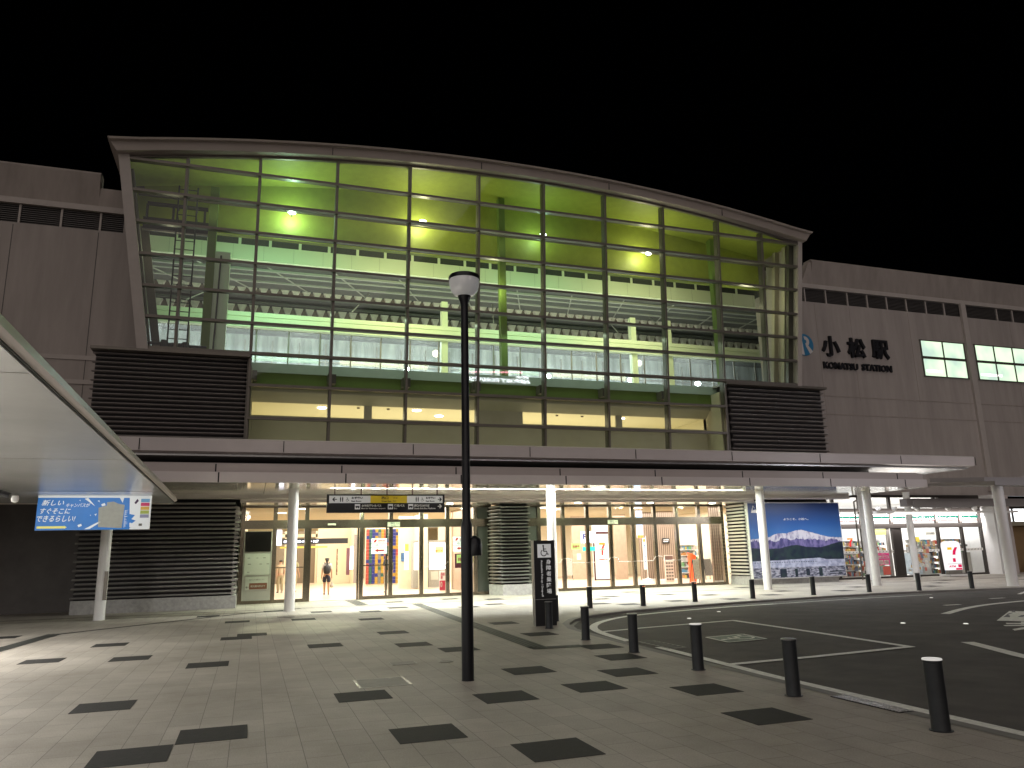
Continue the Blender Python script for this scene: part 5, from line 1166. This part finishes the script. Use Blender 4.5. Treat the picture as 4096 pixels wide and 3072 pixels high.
bus(dx0+.87); b.text('小松空港行きバス', dx0+1.08, y, 3.135, .08, WHITE, w=.63, bold=.045); b.text('Bus for Komatsu airport', dx0+1.08, y, 3.06, .05, WHITE, w=.76, bold=.03)
bus(dx0+1.92); b.text('路線バス', dx0+2.12, y, 3.135, .08, WHITE, w=.34, bold=.045); b.text('Bus', dx0+2.12, y, 3.065, .045, WHITE, w=.10, bold=.01)
bus(dx0+2.58); b.text('南口バスのりば', dx0+2.78, y, 3.135, .08, WHITE, w=.50, bold=.045); b.text('South Exit Bus Platform', dx0+2.78, y, 3.06, .05, WHITE, w=.70, bold=.03); arrow(dx0+3.56, 3.15, .13, WHITE)
b.build('print', DS)
for k, x in enumerate((dx0+.5, dx0+3.2)): area('sign_fill', (x, 23.9, 3.3), 1.2, .4, .5, (1, .97, .9), rot=(R(90), 0, 0))  # unseen fill aimed at the sign face

# ------------------------------------------------------------------ accessible bay pylon
AP = thing('accessible_pylon', (6.42, 16.6, 0), 'tall black pylon with white wheelchair symbol and vertical writing by the bollards', 'sign')
ay = 16.45; ax0, ax1 = 6.05, 6.55
MB().box(ax0, ax1, ay, ay+.14, .0, 1.0*1.86, BLACKM).build('body', AP)
EDG = mat('pylon_edge', (.42, .42, .40), .4, metal=.5)
b = MB(); b.box(ax0-.012, ax0, ay-.004, ay+.15, 0, 1.865, EDG); b.box(ax0, ax1, ay-.004, ay, .565, .575, EDG); b.build('edge_trim', AP)
b = MB(); wp = mat('pylon_white', (.66, .66, .66), .5, emit=(.66, .66, .66), es=.16)
b.box(ax0+.085, ax1-.09, ay-.004, ay, 1.48, 1.78, wp); wheelchair(b, lambda a, c: (ax0+.105+a*.29, ay-.007, 1.49+c*.29), BLACKM)
for i, ch in enumerate('身障者乗降場'): b.text(ch, ax0+.285, ay-.004, 1.33-i*.128, .105, wp, w=.115, bold=.012)
b.text('Accessible Pick-up / Drop-off', ax0+.145, ay-.004, 1.425, .058, wp, w=.80, rot='down', bold=.012); b.build('print', AP)
area('pylon_fill', (6.2, 14.6, 1.8), .4, .4, .7, (1, 1, 1), rot=(R(90), 0, 0))  # unseen light in mid-air aimed at the pylon front

# ------------------------------------------------------------------ bollards
BOL = mat('bollard_charcoal', (.030, .033, .036), .42, metal=.4, var=.15, vs=8)
CAPD = mat('bollard_cap', (.30, .30, .29), .3, metal=.6)
CAPW = mat('bollard_cap_glow', (.8, .8, .78), .25, emit=(1, .97, .93), es=.2)  # weak emission imitates light thrown back by the brightest caps
REF = mat('amber_reflector', (.6, .2, .08), .3, emit=(1, .35, .15), es=.9)
def bollard(x, y, h, cap, label):
    t = thing('bollard', (x, y, 0), label, 'bollard', 'dark round bollards along the kerb')
    MB().lathe(x, y, [(.098, 0), (.098, .006), (.080, .009), (.078, .02), (.078, h-.035), (.082, h-.03), (.082, h-.012)], BOL, n=28).build('post', t, smooth=True)
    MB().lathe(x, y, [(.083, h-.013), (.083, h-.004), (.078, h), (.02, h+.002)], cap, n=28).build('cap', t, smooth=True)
    return t
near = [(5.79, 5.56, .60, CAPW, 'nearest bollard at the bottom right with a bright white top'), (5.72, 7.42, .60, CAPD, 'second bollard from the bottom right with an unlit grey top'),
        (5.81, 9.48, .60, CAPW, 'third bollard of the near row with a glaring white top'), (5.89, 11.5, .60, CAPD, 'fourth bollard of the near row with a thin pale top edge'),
        (5.94, 13.5, .60, CAPD, 'bollard right of the black pylon, closest to the curved white line end'), (6.13, 15.85, .56, CAPD, 'bollard standing directly in front of the black wheelchair pylon'),
        (6.90, 17.4, .60, CAPD, 'bollard half hidden behind the right side of the black wheelchair pylon')]
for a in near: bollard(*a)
far = [(9.28, 20.7, 'far bollard half hidden behind the pylon-side bollard at the curve'), (10.95, 20.62, 'far bollard with two amber dots in front of the right entrance doors'), (13.05, 21.2, 'far bollard with two amber dots below the orange sack'),
       (15.3, 21.4, 'far bollard just left of the white column at the mural'), (17.85, 21.62, 'far bollard in front of the middle of the mountain mural'), (20.3, 21.75, 'far bollard in front of the twin white columns'),
       (22.1, 21.35, 'far bollard in front of the middle shop pane'), (24.3, 21.15, 'far bollard right of the lit floor sign')]
for k, (x, y, lab) in enumerate(far):
    t = bollard(x, y, .60, CAPD, lab)
    if k in (1, 2):
        b = MB()
        for dx in (-.02, .035): b.box(x+dx-.009, x+dx+.009, y-.084, y-.074, .545, .563, REF)
        b.build('reflector', t)

# ------------------------------------------------------------------ street lamp
def street_lamp(x, y, label):
    t = thing('street_lamp', (x, y, 0), label, 'street lamp', 'slim black post-top lamps on the plaza')
    PB = mat('lamp_black', (.012, .013, .016), .34, metal=.3)
    MB().lathe(x, y, [(.083, 0), (.083, .01), (.080, .012), (.079, 1.95), (.076, 1.99), (.058, 2.04), (.056, 3.5), (.054, 4.98), (.052, 5.06), (.062, 5.14), (.088, 5.21), (.102, 5.25)], PB, n=28).build('pole', t, smooth=True)
    b = MB(); b.lathe(x+.11, y, [(.02, 1.57), (.095, 1.575), (.10, 1.60), (.10, 1.72), (.085, 1.79), (.045, 1.83), (.01, 1.84)], PB, n=22); b.build('speaker_box', t, smooth=True)
    GLB = mat('lamp_bowl_acrylic', (.50, .50, .49), .12, spec=.9, emit=(.5, .5, .5), es=.10)  # faint emission added to whiten the unlit bowl
    MB().lathe(x, y, [(.095, 5.235), (.145, 5.262), (.185, 5.31), (.208, 5.37), (.219, 5.43), (.222, 5.485), (.212, 5.49)], GLB, n=32).build('lamp_bowl', t, smooth=True)
    MB().lathe(x, y, [(.20, 5.475), (.226, 5.48), (.230, 5.515), (.215, 5.545), (.14, 5.575), (.02, 5.59)], PB, n=32).build('lamp_cap', t, smooth=True)
    return t
def lit_lamp(x, y, pw, c, label):
    t = street_lamp(x, y, label)
    for ch_ in t.children:
        if ch_.name.startswith('lamp_bowl'): ch_.data.materials.clear(); ch_.data.materials.append(emis('lamp_bowl_lit', (1, .95, .86), 10))
    point('street_lamp_light', (x, y, 5.62), pw*.15, c, .2); l_ = point('street_lamp_light', (x, y, 5.0), pw, c, .25)
    return t
lit_lamp(31.5, 11.0, 560, (.96, .93, 1), 'lit post-top lamp standing off to the right beyond the road curve')
lit_lamp(-0.5, -7.5, 90, (1, .88, .74), 'lit post-top lamp on the plaza behind the viewpoint')
sp_ = bpy.data.lights.new('patch_spot', 'SPOT'); sp_.energy = 240; sp_.spot_size = R(27); sp_.spot_blend = .12; sp_.color = (.95, 1, .66); sp_.shadow_soft_size = .02  # added spot without a fixture, makes the oval bright patch on the paving
so_ = bpy.data.objects.new('patch_spot', sp_); COL.objects.link(so_); so_.location = (1.9, 23.3, 4.7); so_.rotation_euler = (Vector((1.9, 23.3, 4.7))-Vector((1.25, 19.8, 0))).to_track_quat('Z', 'Y').to_euler()
street_lamp(2.74, 10.06, 'slim black lamp post with an unlit white bowl in the middle of the plaza')

# ------------------------------------------------------------------ left walkway canopy and hanging poster
LC = thing('walkway_canopy', (-4.0, 25.0, 0), 'long bright flat walkway canopy running away along the left edge', 'canopy')
b = MB(); EX = -2.08
ex_ = lambda y: -1.90-.0175*(y-6.5)
pf_ = [(-.05, 3.34), (.02, 3.37), (-.02, 3.49), (-.08, 3.53), (-.5, 3.53), (-.5, 3.34)]
b.add([(ex_(y_)+dx, y_, z_) for y_ in (-14, 25.2) for dx, z_ in pf_], [(i, (i+1) % 6, 6+(i+1) % 6, 6+i) for i in range(6)]+[(5, 4, 3, 2, 1, 0), (6, 7, 8, 9, 10, 11)], PANEL)
b.build('fascia', LC)
b = MB(); b.add([(-9.5, -14, 3.31), (ex_(-14)-.075, -14, 3.31), (ex_(25.2)-.075, 25.2, 3.31), (-9.5, 25.2, 3.31), (-9.5, -14, 3.5), (ex_(-14)-.075, -14, 3.5), (ex_(25.2)-.075, 25.2, 3.5), (-9.5, 25.2, 3.5)], [(0, 3, 2, 1), (4, 5, 6, 7), (0, 1, 5, 4), (1, 2, 6, 5), (2, 3, 7, 6), (3, 0, 4, 7)], SOFF2)
for k in range(6): b.box(-9.5, ex_(-12+k*6.6)-.09, -12+k*6.6, -11.988+k*6.6, 3.307, 3.31, GUTT)
b.hexa([(ex_(-14)-.075, -14, 3.325), (ex_(-14)-.05, -14, 3.325), (ex_(25.2)-.05, 25.2, 3.325), (ex_(25.2)-.075, 25.2, 3.325), (ex_(-14)-.075, -14, 3.45), (ex_(-14)-.05, -14, 3.45), (ex_(25.2)-.05, 25.2, 3.45), (ex_(25.2)-.075, 25.2, 3.45)], BLACKM); b.box(-9.5, EX-.3, 25.2, 25.6, 3.30, 3.50, PANELD)
b.build('roof', LC)
MB().lathe(-4.02, 25.05, [(.16, 0), (.15, .012), (.15, 3.3)], WHITE, n=28).build('column', LC, smooth=True)
MB().lathe(-8.6, 21, [(.16, 0), (.15, .012), (.15, 3.3)], WHITE, n=28).build('column', LC, smooth=True)
b = MB(); b.box(-3.95, -3.86, 24.86, 24.92, .55, 1.35, ALU); b.build('cable_cover', LC)
b = MB()
for (x, y) in ((-6.3, 15.8), (-6.3, 8.5), (-6.3, 1.0), (-6.3, -7)): b.box(x-.09, x+.09, y-.9, y+.9, 3.29, 3.305, emis('walkway_tube', (1, .98, .92), 7))
b.build('tube_light', LC)
area('left_walkway_light', (-6.3, 15.8, 3.27), .5, 2.2, 250, (1, .97, .92)); area('left_walkway_light', (-6.3, 8.5, 3.27), .5, 2.2, 165, (1, .97, .93)); area('left_walkway_light', (-6.3, 1.0, 3.27), .5, 2.2, 190, (1, .97, .93)); area('left_walkway_light', (-6.3, -7.0, 3.27), .5, 2.2, 130, (1, .95, .87))
area('left_soffit_fill', (-5.6, 9.5, .25), 3, 12, 75, (1, .97, .90), rot=(pi, 0, 0))  # unseen fill near the floor, added as ground bounce onto the soffit
t = thing('ceiling_camera', (-4.25, 14.9, 3.1), 'small dark bracket with a white dome under the left canopy', 'camera')
p = P(60, 1995, 14.9); b = MB(); b.tube((p.x-.9, 14.9, p.z+.32), (p.x-.08, 14.9, p.z+.05), .05, BLACK); b.build('arm', t, smooth=True); MB().lathe(p.x, 14.9, [(.01, p.z-.07), (.05, p.z-.05), (.06, p.z), (.05, p.z+.05)], WHITE, n=14).build('dome', t, smooth=True)

py = 22.4; a0 = P(138, 2122, py); a1 = P(608, 1982, py); px0, px1, pz0, pz1 = a0.x, a1.x, a0.z, a1.z
HP = thing('hanging_poster', ((px0+px1)/2, py, pz0), 'wide blue poster with slanted white lettering hung under the left canopy', 'poster')
MB().box(px0, px1, py, py+.08, pz0, pz1, mat('poster_edge', (.55, .55, .55), .5)).build('panel', HP)
PB_ = mat('poster_blue', (.012, .11, .33), .4, emit=(.012, .11, .33), es=.35, var=.15, vs=2); PWH = mat('poster_white', (.62, .64, .64), .5, emit=(.62, .64, .64), es=.22)
W_, H_ = px1-px0, pz1-pz0
qx = lambda a: px0+W_*a
qz = lambda c: pz0+H_*c
b = MB(); y = py-.003
b.add([(qx(0), y, qz(0)), (qx(.82), y, qz(0)), (qx(.80), y, qz(.93)), (qx(0), y, qz(.93))], [(0, 1, 2, 3)], PB_); b.add([(qx(0), y, qz(.93)), (qx(1), y, qz(.93)), (qx(1), y, qz(1)), (qx(0), y, qz(1))], [(0, 1, 2, 3)], PWH)
b.add([(qx(.82), y, qz(0)), (qx(1), y, qz(0)), (qx(1), y, qz(.93)), (qx(.80), y, qz(.93))], [(0, 1, 2, 3)], PWH)
y -= .003
for pts in ([(.40, .90), (.43, .93), (.50, .68)], [(.42, .02), (.47, .03), (.56, .22), (.55, .25)], [(.71, .93), (.75, .93), (.74, .78)], [(.36, .14), (.39, .18), (.40, .12), (.37, .08)], [(.55, .74), (.58, .78), (.59, .71), (.56, .68)], [(.515, .84), (.53, .86), (.535, .80)],
            [(.50, .45), (.52, .47), (.51, .40)], [(.46, .42), (.465, .44), (.47, .40)], [(.355, .86), (.365, .87), (.365, .83)]): b.add([(qx(a), y, qz(c)) for a, c in pts], [tuple(range(len(pts)))], PWH)
GP = mat('poster_grey_patch', (.30, .30, .26), .6, emit=(.30, .30, .26), es=.15, var=.12, vs=9)
b.add([(qx(a), y, qz(c)) for a, c in ((.54, .08), (.75, .04), (.76, .72), (.70, .76), (.66, .82), (.60, .80), (.60, .70), (.53, .64))], [tuple(range(8))], GP)
rs = random.Random(8)
for k in range(16):
    c = .06+k*.032; a = .765; L = rs.uniform(.02, .055); b.add([(qx(a), y, qz(c)), (qx(a+L), y, qz(c+.02+rs.uniform(-.02, .03))), (qx(a), y, qz(c+.018))], [(0, 1, 2)], PWH)
b.add([(qx(a), y-.001, qz(c)) for a, c in ((.83, .05), (.80, .10), (.82, .2), (.84, .18), (.87, .26), (.83, .3), (.86, .42), (.80, .46), (.80, .02))], [tuple(range(9))], PB_)
for k, c in enumerate([(.12, .28, .45), (.45, .03, .10), (.50, .30, .05), (.28, .33, .06), (.20, .20, .30)]): b.box(qx(.905), qx(.985), y-.002, y, qz(.80-k*.115), qz(.90-k*.115), mat('band_%d' % k, c, .5, emit=c, es=.2))
b.add([(qx(.845), y, qz(.78)), (qx(.87), y, qz(.90)), (qx(.885), y, qz(.84)), (qx(.86), y, qz(.74))], [(0, 1, 2, 3)], mat('plum_mark', (.06, .02, .08), .5)); b.box(qx(.90), qx(.93), y-.001, y, qz(.10), qz(.17), GT)
b.box(qx(.015), qx(.25), y-.002, y, qz(.05), qz(.115), mat('poster_yellow', (.70, .66, .18), .5, emit=(.7, .66, .18), es=.2)); b.add([(qx(.25), y-.002, qz(.04)), (qx(.27), y-.002, qz(.082)), (qx(.25), y-.002, qz(.125))], [(0, 1, 2)], MATS['poster_yellow'])
b.text('新しい', qx(.035), y, qz(.70), H_*.17, PWH, w=W_*.19, bold=.015, shear=.3); b.text('キャンバスが', qx(.245), y, qz(.655), H_*.12, PWH, w=W_*.21, bold=.01, shear=.3)
b.text('すぐそこに', qx(.03), y, qz(.46), H_*.17, PWH, w=W_*.26, bold=.015, shear=.3); b.text('できるらしい!', qx(.008), y, qz(.24), H_*.18, PWH, w=W_*.33, bold=.015, shear=.3)
b.build('picture', HP)
b = MB()
for a in (.12, .88): b.tube((qx(a), py+.04, pz1), (qx(a), py+.04, pz1+.25), .015, BLACK)
b.build('hanger', HP)
area('poster_light', ((px0+px1)/2, py-1.2, 3.2), 2.6, .2, 4, (1, 1, 1), rot=(R(60), 0, 0))

# ------------------------------------------------------------------ people
def skin_mesh(name, chains, m, parent, sub=2):
    """chains: list of polylines [(x,y,z,r),...]; points that coincide are shared, so the body is one skinned surface"""
    vs = []; es = []; rr = []; idx = {}
    for ch in chains:
        pr = None
        for (x, y, z, r) in ch:
            k = (round(x, 4), round(y, 4), round(z, 4))
            if k not in idx: idx[k] = len(vs); vs.append((x, y, z)); rr.append(r)
            if pr is not None: es.append((pr, idx[k]))
            pr = idx[k]
    me = bpy.data.meshes.new(name); me.from_pydata(vs, es, []); o = bpy.data.objects.new(name, me); COL.objects.link(o)
    md = o.modifiers.new('skin', 'SKIN'); md.use_smooth_shade = True
    for i, sv in enumerate(me.skin_vertices[0].data): sv.radius = (rr[i], rr[i]); sv.use_root = (i == 0)
    o.modifiers.new('sub', 'SUBSURF').levels = sub
    bpy.context.view_layer.update(); dg = bpy.context.evaluated_depsgraph_get(); m2 = bpy.data.meshes.new_from_object(o.evaluated_get(dg))
    bpy.data.objects.remove(o); bpy.data.meshes.remove(me)
    o = bpy.data.objects.new(name, m2); COL.objects.link(o); m2.materials.clear(); m2.materials.append(m); m2.shade_smooth(); o.parent = parent
    ORG[o.name] = ORG[parent.name]; return o
SKIN = mat('skin', (.42, .24, .15), .5); HAIR = mat('dark_hair', (.012, .009, .008), .5); SHIRT = mat('white_tshirt', (.50, .47, .42), .7, var=.2, vs=14); SHORT = mat('navy_shorts', (.012, .014, .03), .7)
BAGM = mat('black_backpack', (.012, .012, .013), .6); SHOE = mat('dark_shoe', (.02, .022, .03), .5); TOTE = mat('pale_tote', (.42, .38, .32), .7)
def body_chains(stride=.16, armsw=.0, hold=False, s=1.0):
    # local frame: person faces +Y (seen from behind), feet at z=0; height 1.62
    pel = (0, 0, .86, .125)
    ch = [[pel, (0, .0, 1.0, .115), (0, .0, 1.16, .135), (0, 0, 1.31, .125), (0, .005, 1.385, .055), (0, .012, 1.43, .05), (0, .02, 1.50, .088), (0, .02, 1.56, .085)]]
    for sd, f in ((-1, 1), (1, -1)):
        sy = stride*f
        ch.append([pel, (sd*.085, 0, .80, .092), (sd*.088, sy*.45, .47, .058), (sd*.088, sy*.35-.02, .30, .055), (sd*.088, sy*.6-.05, .09, .038), (sd*.088, sy*.6-.03, .035, .04), (sd*.092, sy*.6+.09, .03, .034)])
    for sd in (-1, 1):
        fy = .10*sd if not hold else (.02)
        hx = sd*.218
        ch.append([(0, 0, 1.31, .125), (sd*.14, 0, 1.30, .066), (sd*.172, -.01, 1.22, .048), (sd*.198, -.03, 1.03, .038), (hx, fy, .80, .028), (hx+sd*.002, fy+.01, .75, .030), (hx, fy+.015, .70, .024)])
    return ch
def rot_t(ch, ang, ox, oy, oz, s):
    c_, s_ = cos(ang), sin(ang)
    return [[(round(ox+(x*c_-y*s_)*s, 5), round(oy+(x*s_+y*c_)*s, 5), round(oz+z*s, 5), r*s) for x, y, z, r in l] for l in ch]
def person(x, y, h, ang, label, top, legs, hair_m, pack=None, bag=False, long_legs=False, sleeves=True, ponytail=False, stride=.16):
    s = h/1.645; t = thing('person', (x, y, 0), label, 'person')
    # the mesh children are built in the local frame of the empty
    L = lambda ch: rot_t(ch, ang, 0, 0, .012, s)
    ch = body_chains(stride, hold=bag); skin_mesh('body', L(ch), SKIN, t)
    fg = []   # fingers
    for sd in (-1, 1):
        hx = sd*.218; fy = (.10*sd if not bag else .02)+.015
        for k in range(4): fg.append([(hx, fy, .705, .012), (hx-sd*.005, fy-.024+k*.016, .672, .009), (hx-sd*.012, fy-.022+k*.015, .64+abs(k-1.5)*.006, .0075), (hx-sd*.026, fy-.018+k*.014, .62+abs(k-1.5)*.006, .0065)])
        fg.append([(hx, fy, .735, .013), (hx-sd*.02, fy+.03, .715, .010), (hx-sd*.022, fy+.038, .685, .008)])
    for q in fg: skin_mesh('finger', L([q]), SKIN, t, 1)
    tp = [[(0, 0, .90, .145), (0, 0, 1.02, .135), (0, 0, 1.16, .150), (0, 0, 1.30, .140), (0, .003, 1.365, .07)]]
    for sd in (-1, 1): tp.append([(0, 0, 1.30, .140), (sd*.14, 0, 1.30, .080), (sd*.178, -.01, 1.21, .068), (sd*.198, -.02, 1.08, .064)])
    skin_mesh('shirt', L(tp), top, t)
    sh = [[(0, 0, .93, .135), (0, 0, .85, .14)]]
    for sd, f in ((-1, 1), (1, -1)):
        sy = stride*f
        if long_legs: sh.append([(0, 0, .85, .14), (sd*.088, 0, .80, .105), (sd*.09, sy*.45, .47, .082), (sd*.09, sy*.35-.02, .30, .078), (sd*.09, sy*.6-.05, .08, .07)])
        else: sh.append([(0, 0, .85, .14), (sd*.088, 0, .80, .112), (sd*.092, sy*.3, .62, .098), (sd*.093, sy*.42, .53, .095)])
    skin_mesh('shorts' if not long_legs else 'trousers', L(sh), legs, t)
    sho = []
    for sd, f in ((-1, 1), (1, -1)):
        sy = stride*f; q = [[(sd*.088, sy*.6-.075, .05, .047), (sd*.09, sy*.6-.02, .045, .05), (sd*.092, sy*.6+.06, .036, .043), (sd*.093, sy*.6+.12, .03, .034)]]
        skin_mesh('shoe', L(q), SHOE if sd < 0 else mat('pale_shoe', (.30, .28, .25), .6), t, 1)
    hr = [[(0, -.025, 1.49, .080), (0, -.01, 1.55, .098), (0, .01, 1.585, .085)]]
    if ponytail: hr = [[(0, -.025, 1.49, .080), (0, -.01, 1.55, .098), (0, .01, 1.585, .085)], [(0, -.025, 1.49, .080), (0, -.10, 1.46, .035), (0, -.125, 1.36, .04), (0, -.12, 1.26, .018)]]
    skin_mesh('hair', L(hr), hair_m, t)
    # face: nose, ears, eyes, mouth on the far side of the head
    skin_mesh('nose', L([[(0, .10, 1.525, .012), (0, .118, 1.505, .014)]]), SKIN, t, 1)
    for sd in (-1, 1): skin_mesh('ear', L([[(sd*.088, .02, 1.53, .012), (sd*.094, .012, 1.505, .012)]]), SKIN, t, 1)
    for sd in (-1, 1): skin_mesh('eye', L([[(sd*.032, .098, 1.54, .007), (sd*.038, .097, 1.54, .006)]]), HAIR, t, 1)
    skin_mesh('mouth', L([[(-.018, .103, 1.475, .005), (.018, .103, 1.475, .005)]]), mat('lip', (.35, .12, .10), .5), t, 1)
    if pack:
        skin_mesh('backpack', L([[(0, -.18, .90, .15), (0, -.20, 1.02, .175), (0, -.19, 1.18, .165), (0, -.16, 1.31, .12)]]), pack, t)
        for sd in (-1, 1): skin_mesh('strap', L([[(sd*.09, -.12, 1.33, .02), (sd*.10, -.02, 1.415, .02), (sd*.11, .09, 1.36, .02), (sd*.12, .12, 1.2, .02)]]), pack, t, 1)
    if bag:
        g = thing('tote_bag', (x+.29*s, y+.02, .42), 'pale cloth shopping bag hanging from the walking person\'s right hand', 'bag')
        ORG[g.name] = Vector((0, 0, 0)); g.location = (0, 0, 0)
        bx, by = x+.235*s, y+.03
        skin_mesh('cloth', [[(bx, by, .29, .085), (bx, by, .40, .088), (bx, by, .50, .04), (bx, by, .56, .018)]], TOTE, g)
        for k in (-1, 1): skin_mesh('handle', [[(bx, by+.02*k, .55, .008), (bx, by+.022*k, .63*s, .007), (bx, by+.0, .645*s+.012, .007)]], TOTE, g, 1)
        mn = Vector((bx, by, .24))
        g.location = mn
        for c_ in g.children: c_.location = -mn
    return t
person(3.16, 34.8, 1.60, R(-4), 'person with ponytail, black backpack and dark shorts walking in through the open door', SHIRT, SHORT, HAIR, pack=BAGM, bag=True, ponytail=True, stride=.13)
person(5.80, 34.6, 1.72, R(12), 'person in dark top and grey camouflage trousers standing behind the sliding door', mat('dark_top', (.02, .022, .03), .7), mat('camo_trousers', (.30, .29, .25), .7, var=.4, vs=12), HAIR, pack=mat('olive_pack', (.05, .055, .045), .7), long_legs=True, stride=.10)
person(1.35, 38.6, 1.55, R(20), 'person in pale beige clothes at the counter left of the slim column', mat('sand_shirt', (.46, .34, .22), .7), mat('khaki_trousers', (.30, .24, .14), .7), HAIR, long_legs=True, stride=.05)
person(2.02, 39.4, 1.66, R(-30), 'person in olive clothes just left of the slim white column inside the hall', mat('olive_shirt', (.28, .25, .12), .7), mat('khaki_trousers', (0, 0, 0)), mat('brown_hair', (.05, .03, .02), .6), long_legs=True, stride=.05)

# ------------------------------------------------------------------ roof sign across the plaza, seen only as a reflection in the hall glass
def mirror_at(u, v, ys):
    n_ = Vector((0, -cos(R(4)), -sin(R(4)))); o_ = Vector((0, 0, CH)); d_ = r2*((u-2048)/3027.37)+u2*(-(v-1536)/3027.37)+fw
    p0 = Vector((0, gy(8), 8)); t_ = (p0-o_).dot(n_)/d_.dot(n_); h_ = o_+d_*t_; rd = d_-2*d_.dot(n_)*n_
    return h_+rd*((ys-h_.y)/rd.y)
YS = -34
c0 = mirror_at(2140, 1490, YS); c1 = mirror_at(1838, 1545, YS)
HS = thing('roof_sign', ((c0.x+c1.x)/2, YS, c1.z), 'white hotel lettering under a pink line mirrored in the hall glass by the lamp post', 'sign')
HW = emis('hotel_letter_glow', (.9, .95, 1), 16); HP_ = emis('hotel_neon', (1, .35, .45), 14)
a = mirror_at(2122, 1512, YS); b_ = mirror_at(1862, 1540, YS); h = a.z-mirror_at(2122, 1532, YS).z
mb = MB(); mb.text('AIRPORT KOMATSU', max(a.x, b_.x), YS, a.z-h*1.15, abs(h)*.75, HW, w=abs(a.x-b_.x), th=.1, rot='back', bold=.05)
mb.text('HOTEL', max(a.x, b_.x)-.3, YS, a.z-h*.25, abs(h)*.5, HW, w=abs(a.x-b_.x)*.2, th=.1, rot='back', bold=.02)
mb.build('letters', HS)
q0, q1, q2 = mirror_at(1848, 1500, YS), mirror_at(1868, 1487, YS), mirror_at(2088, 1490, YS)
mb = MB(); mb.tube(q0, q1, .09, HP_); mb.tube(q1, q2, .09, HP_); mb.build('neon_line', HS)
print('SIGN', c0, c1, a, b_, h)
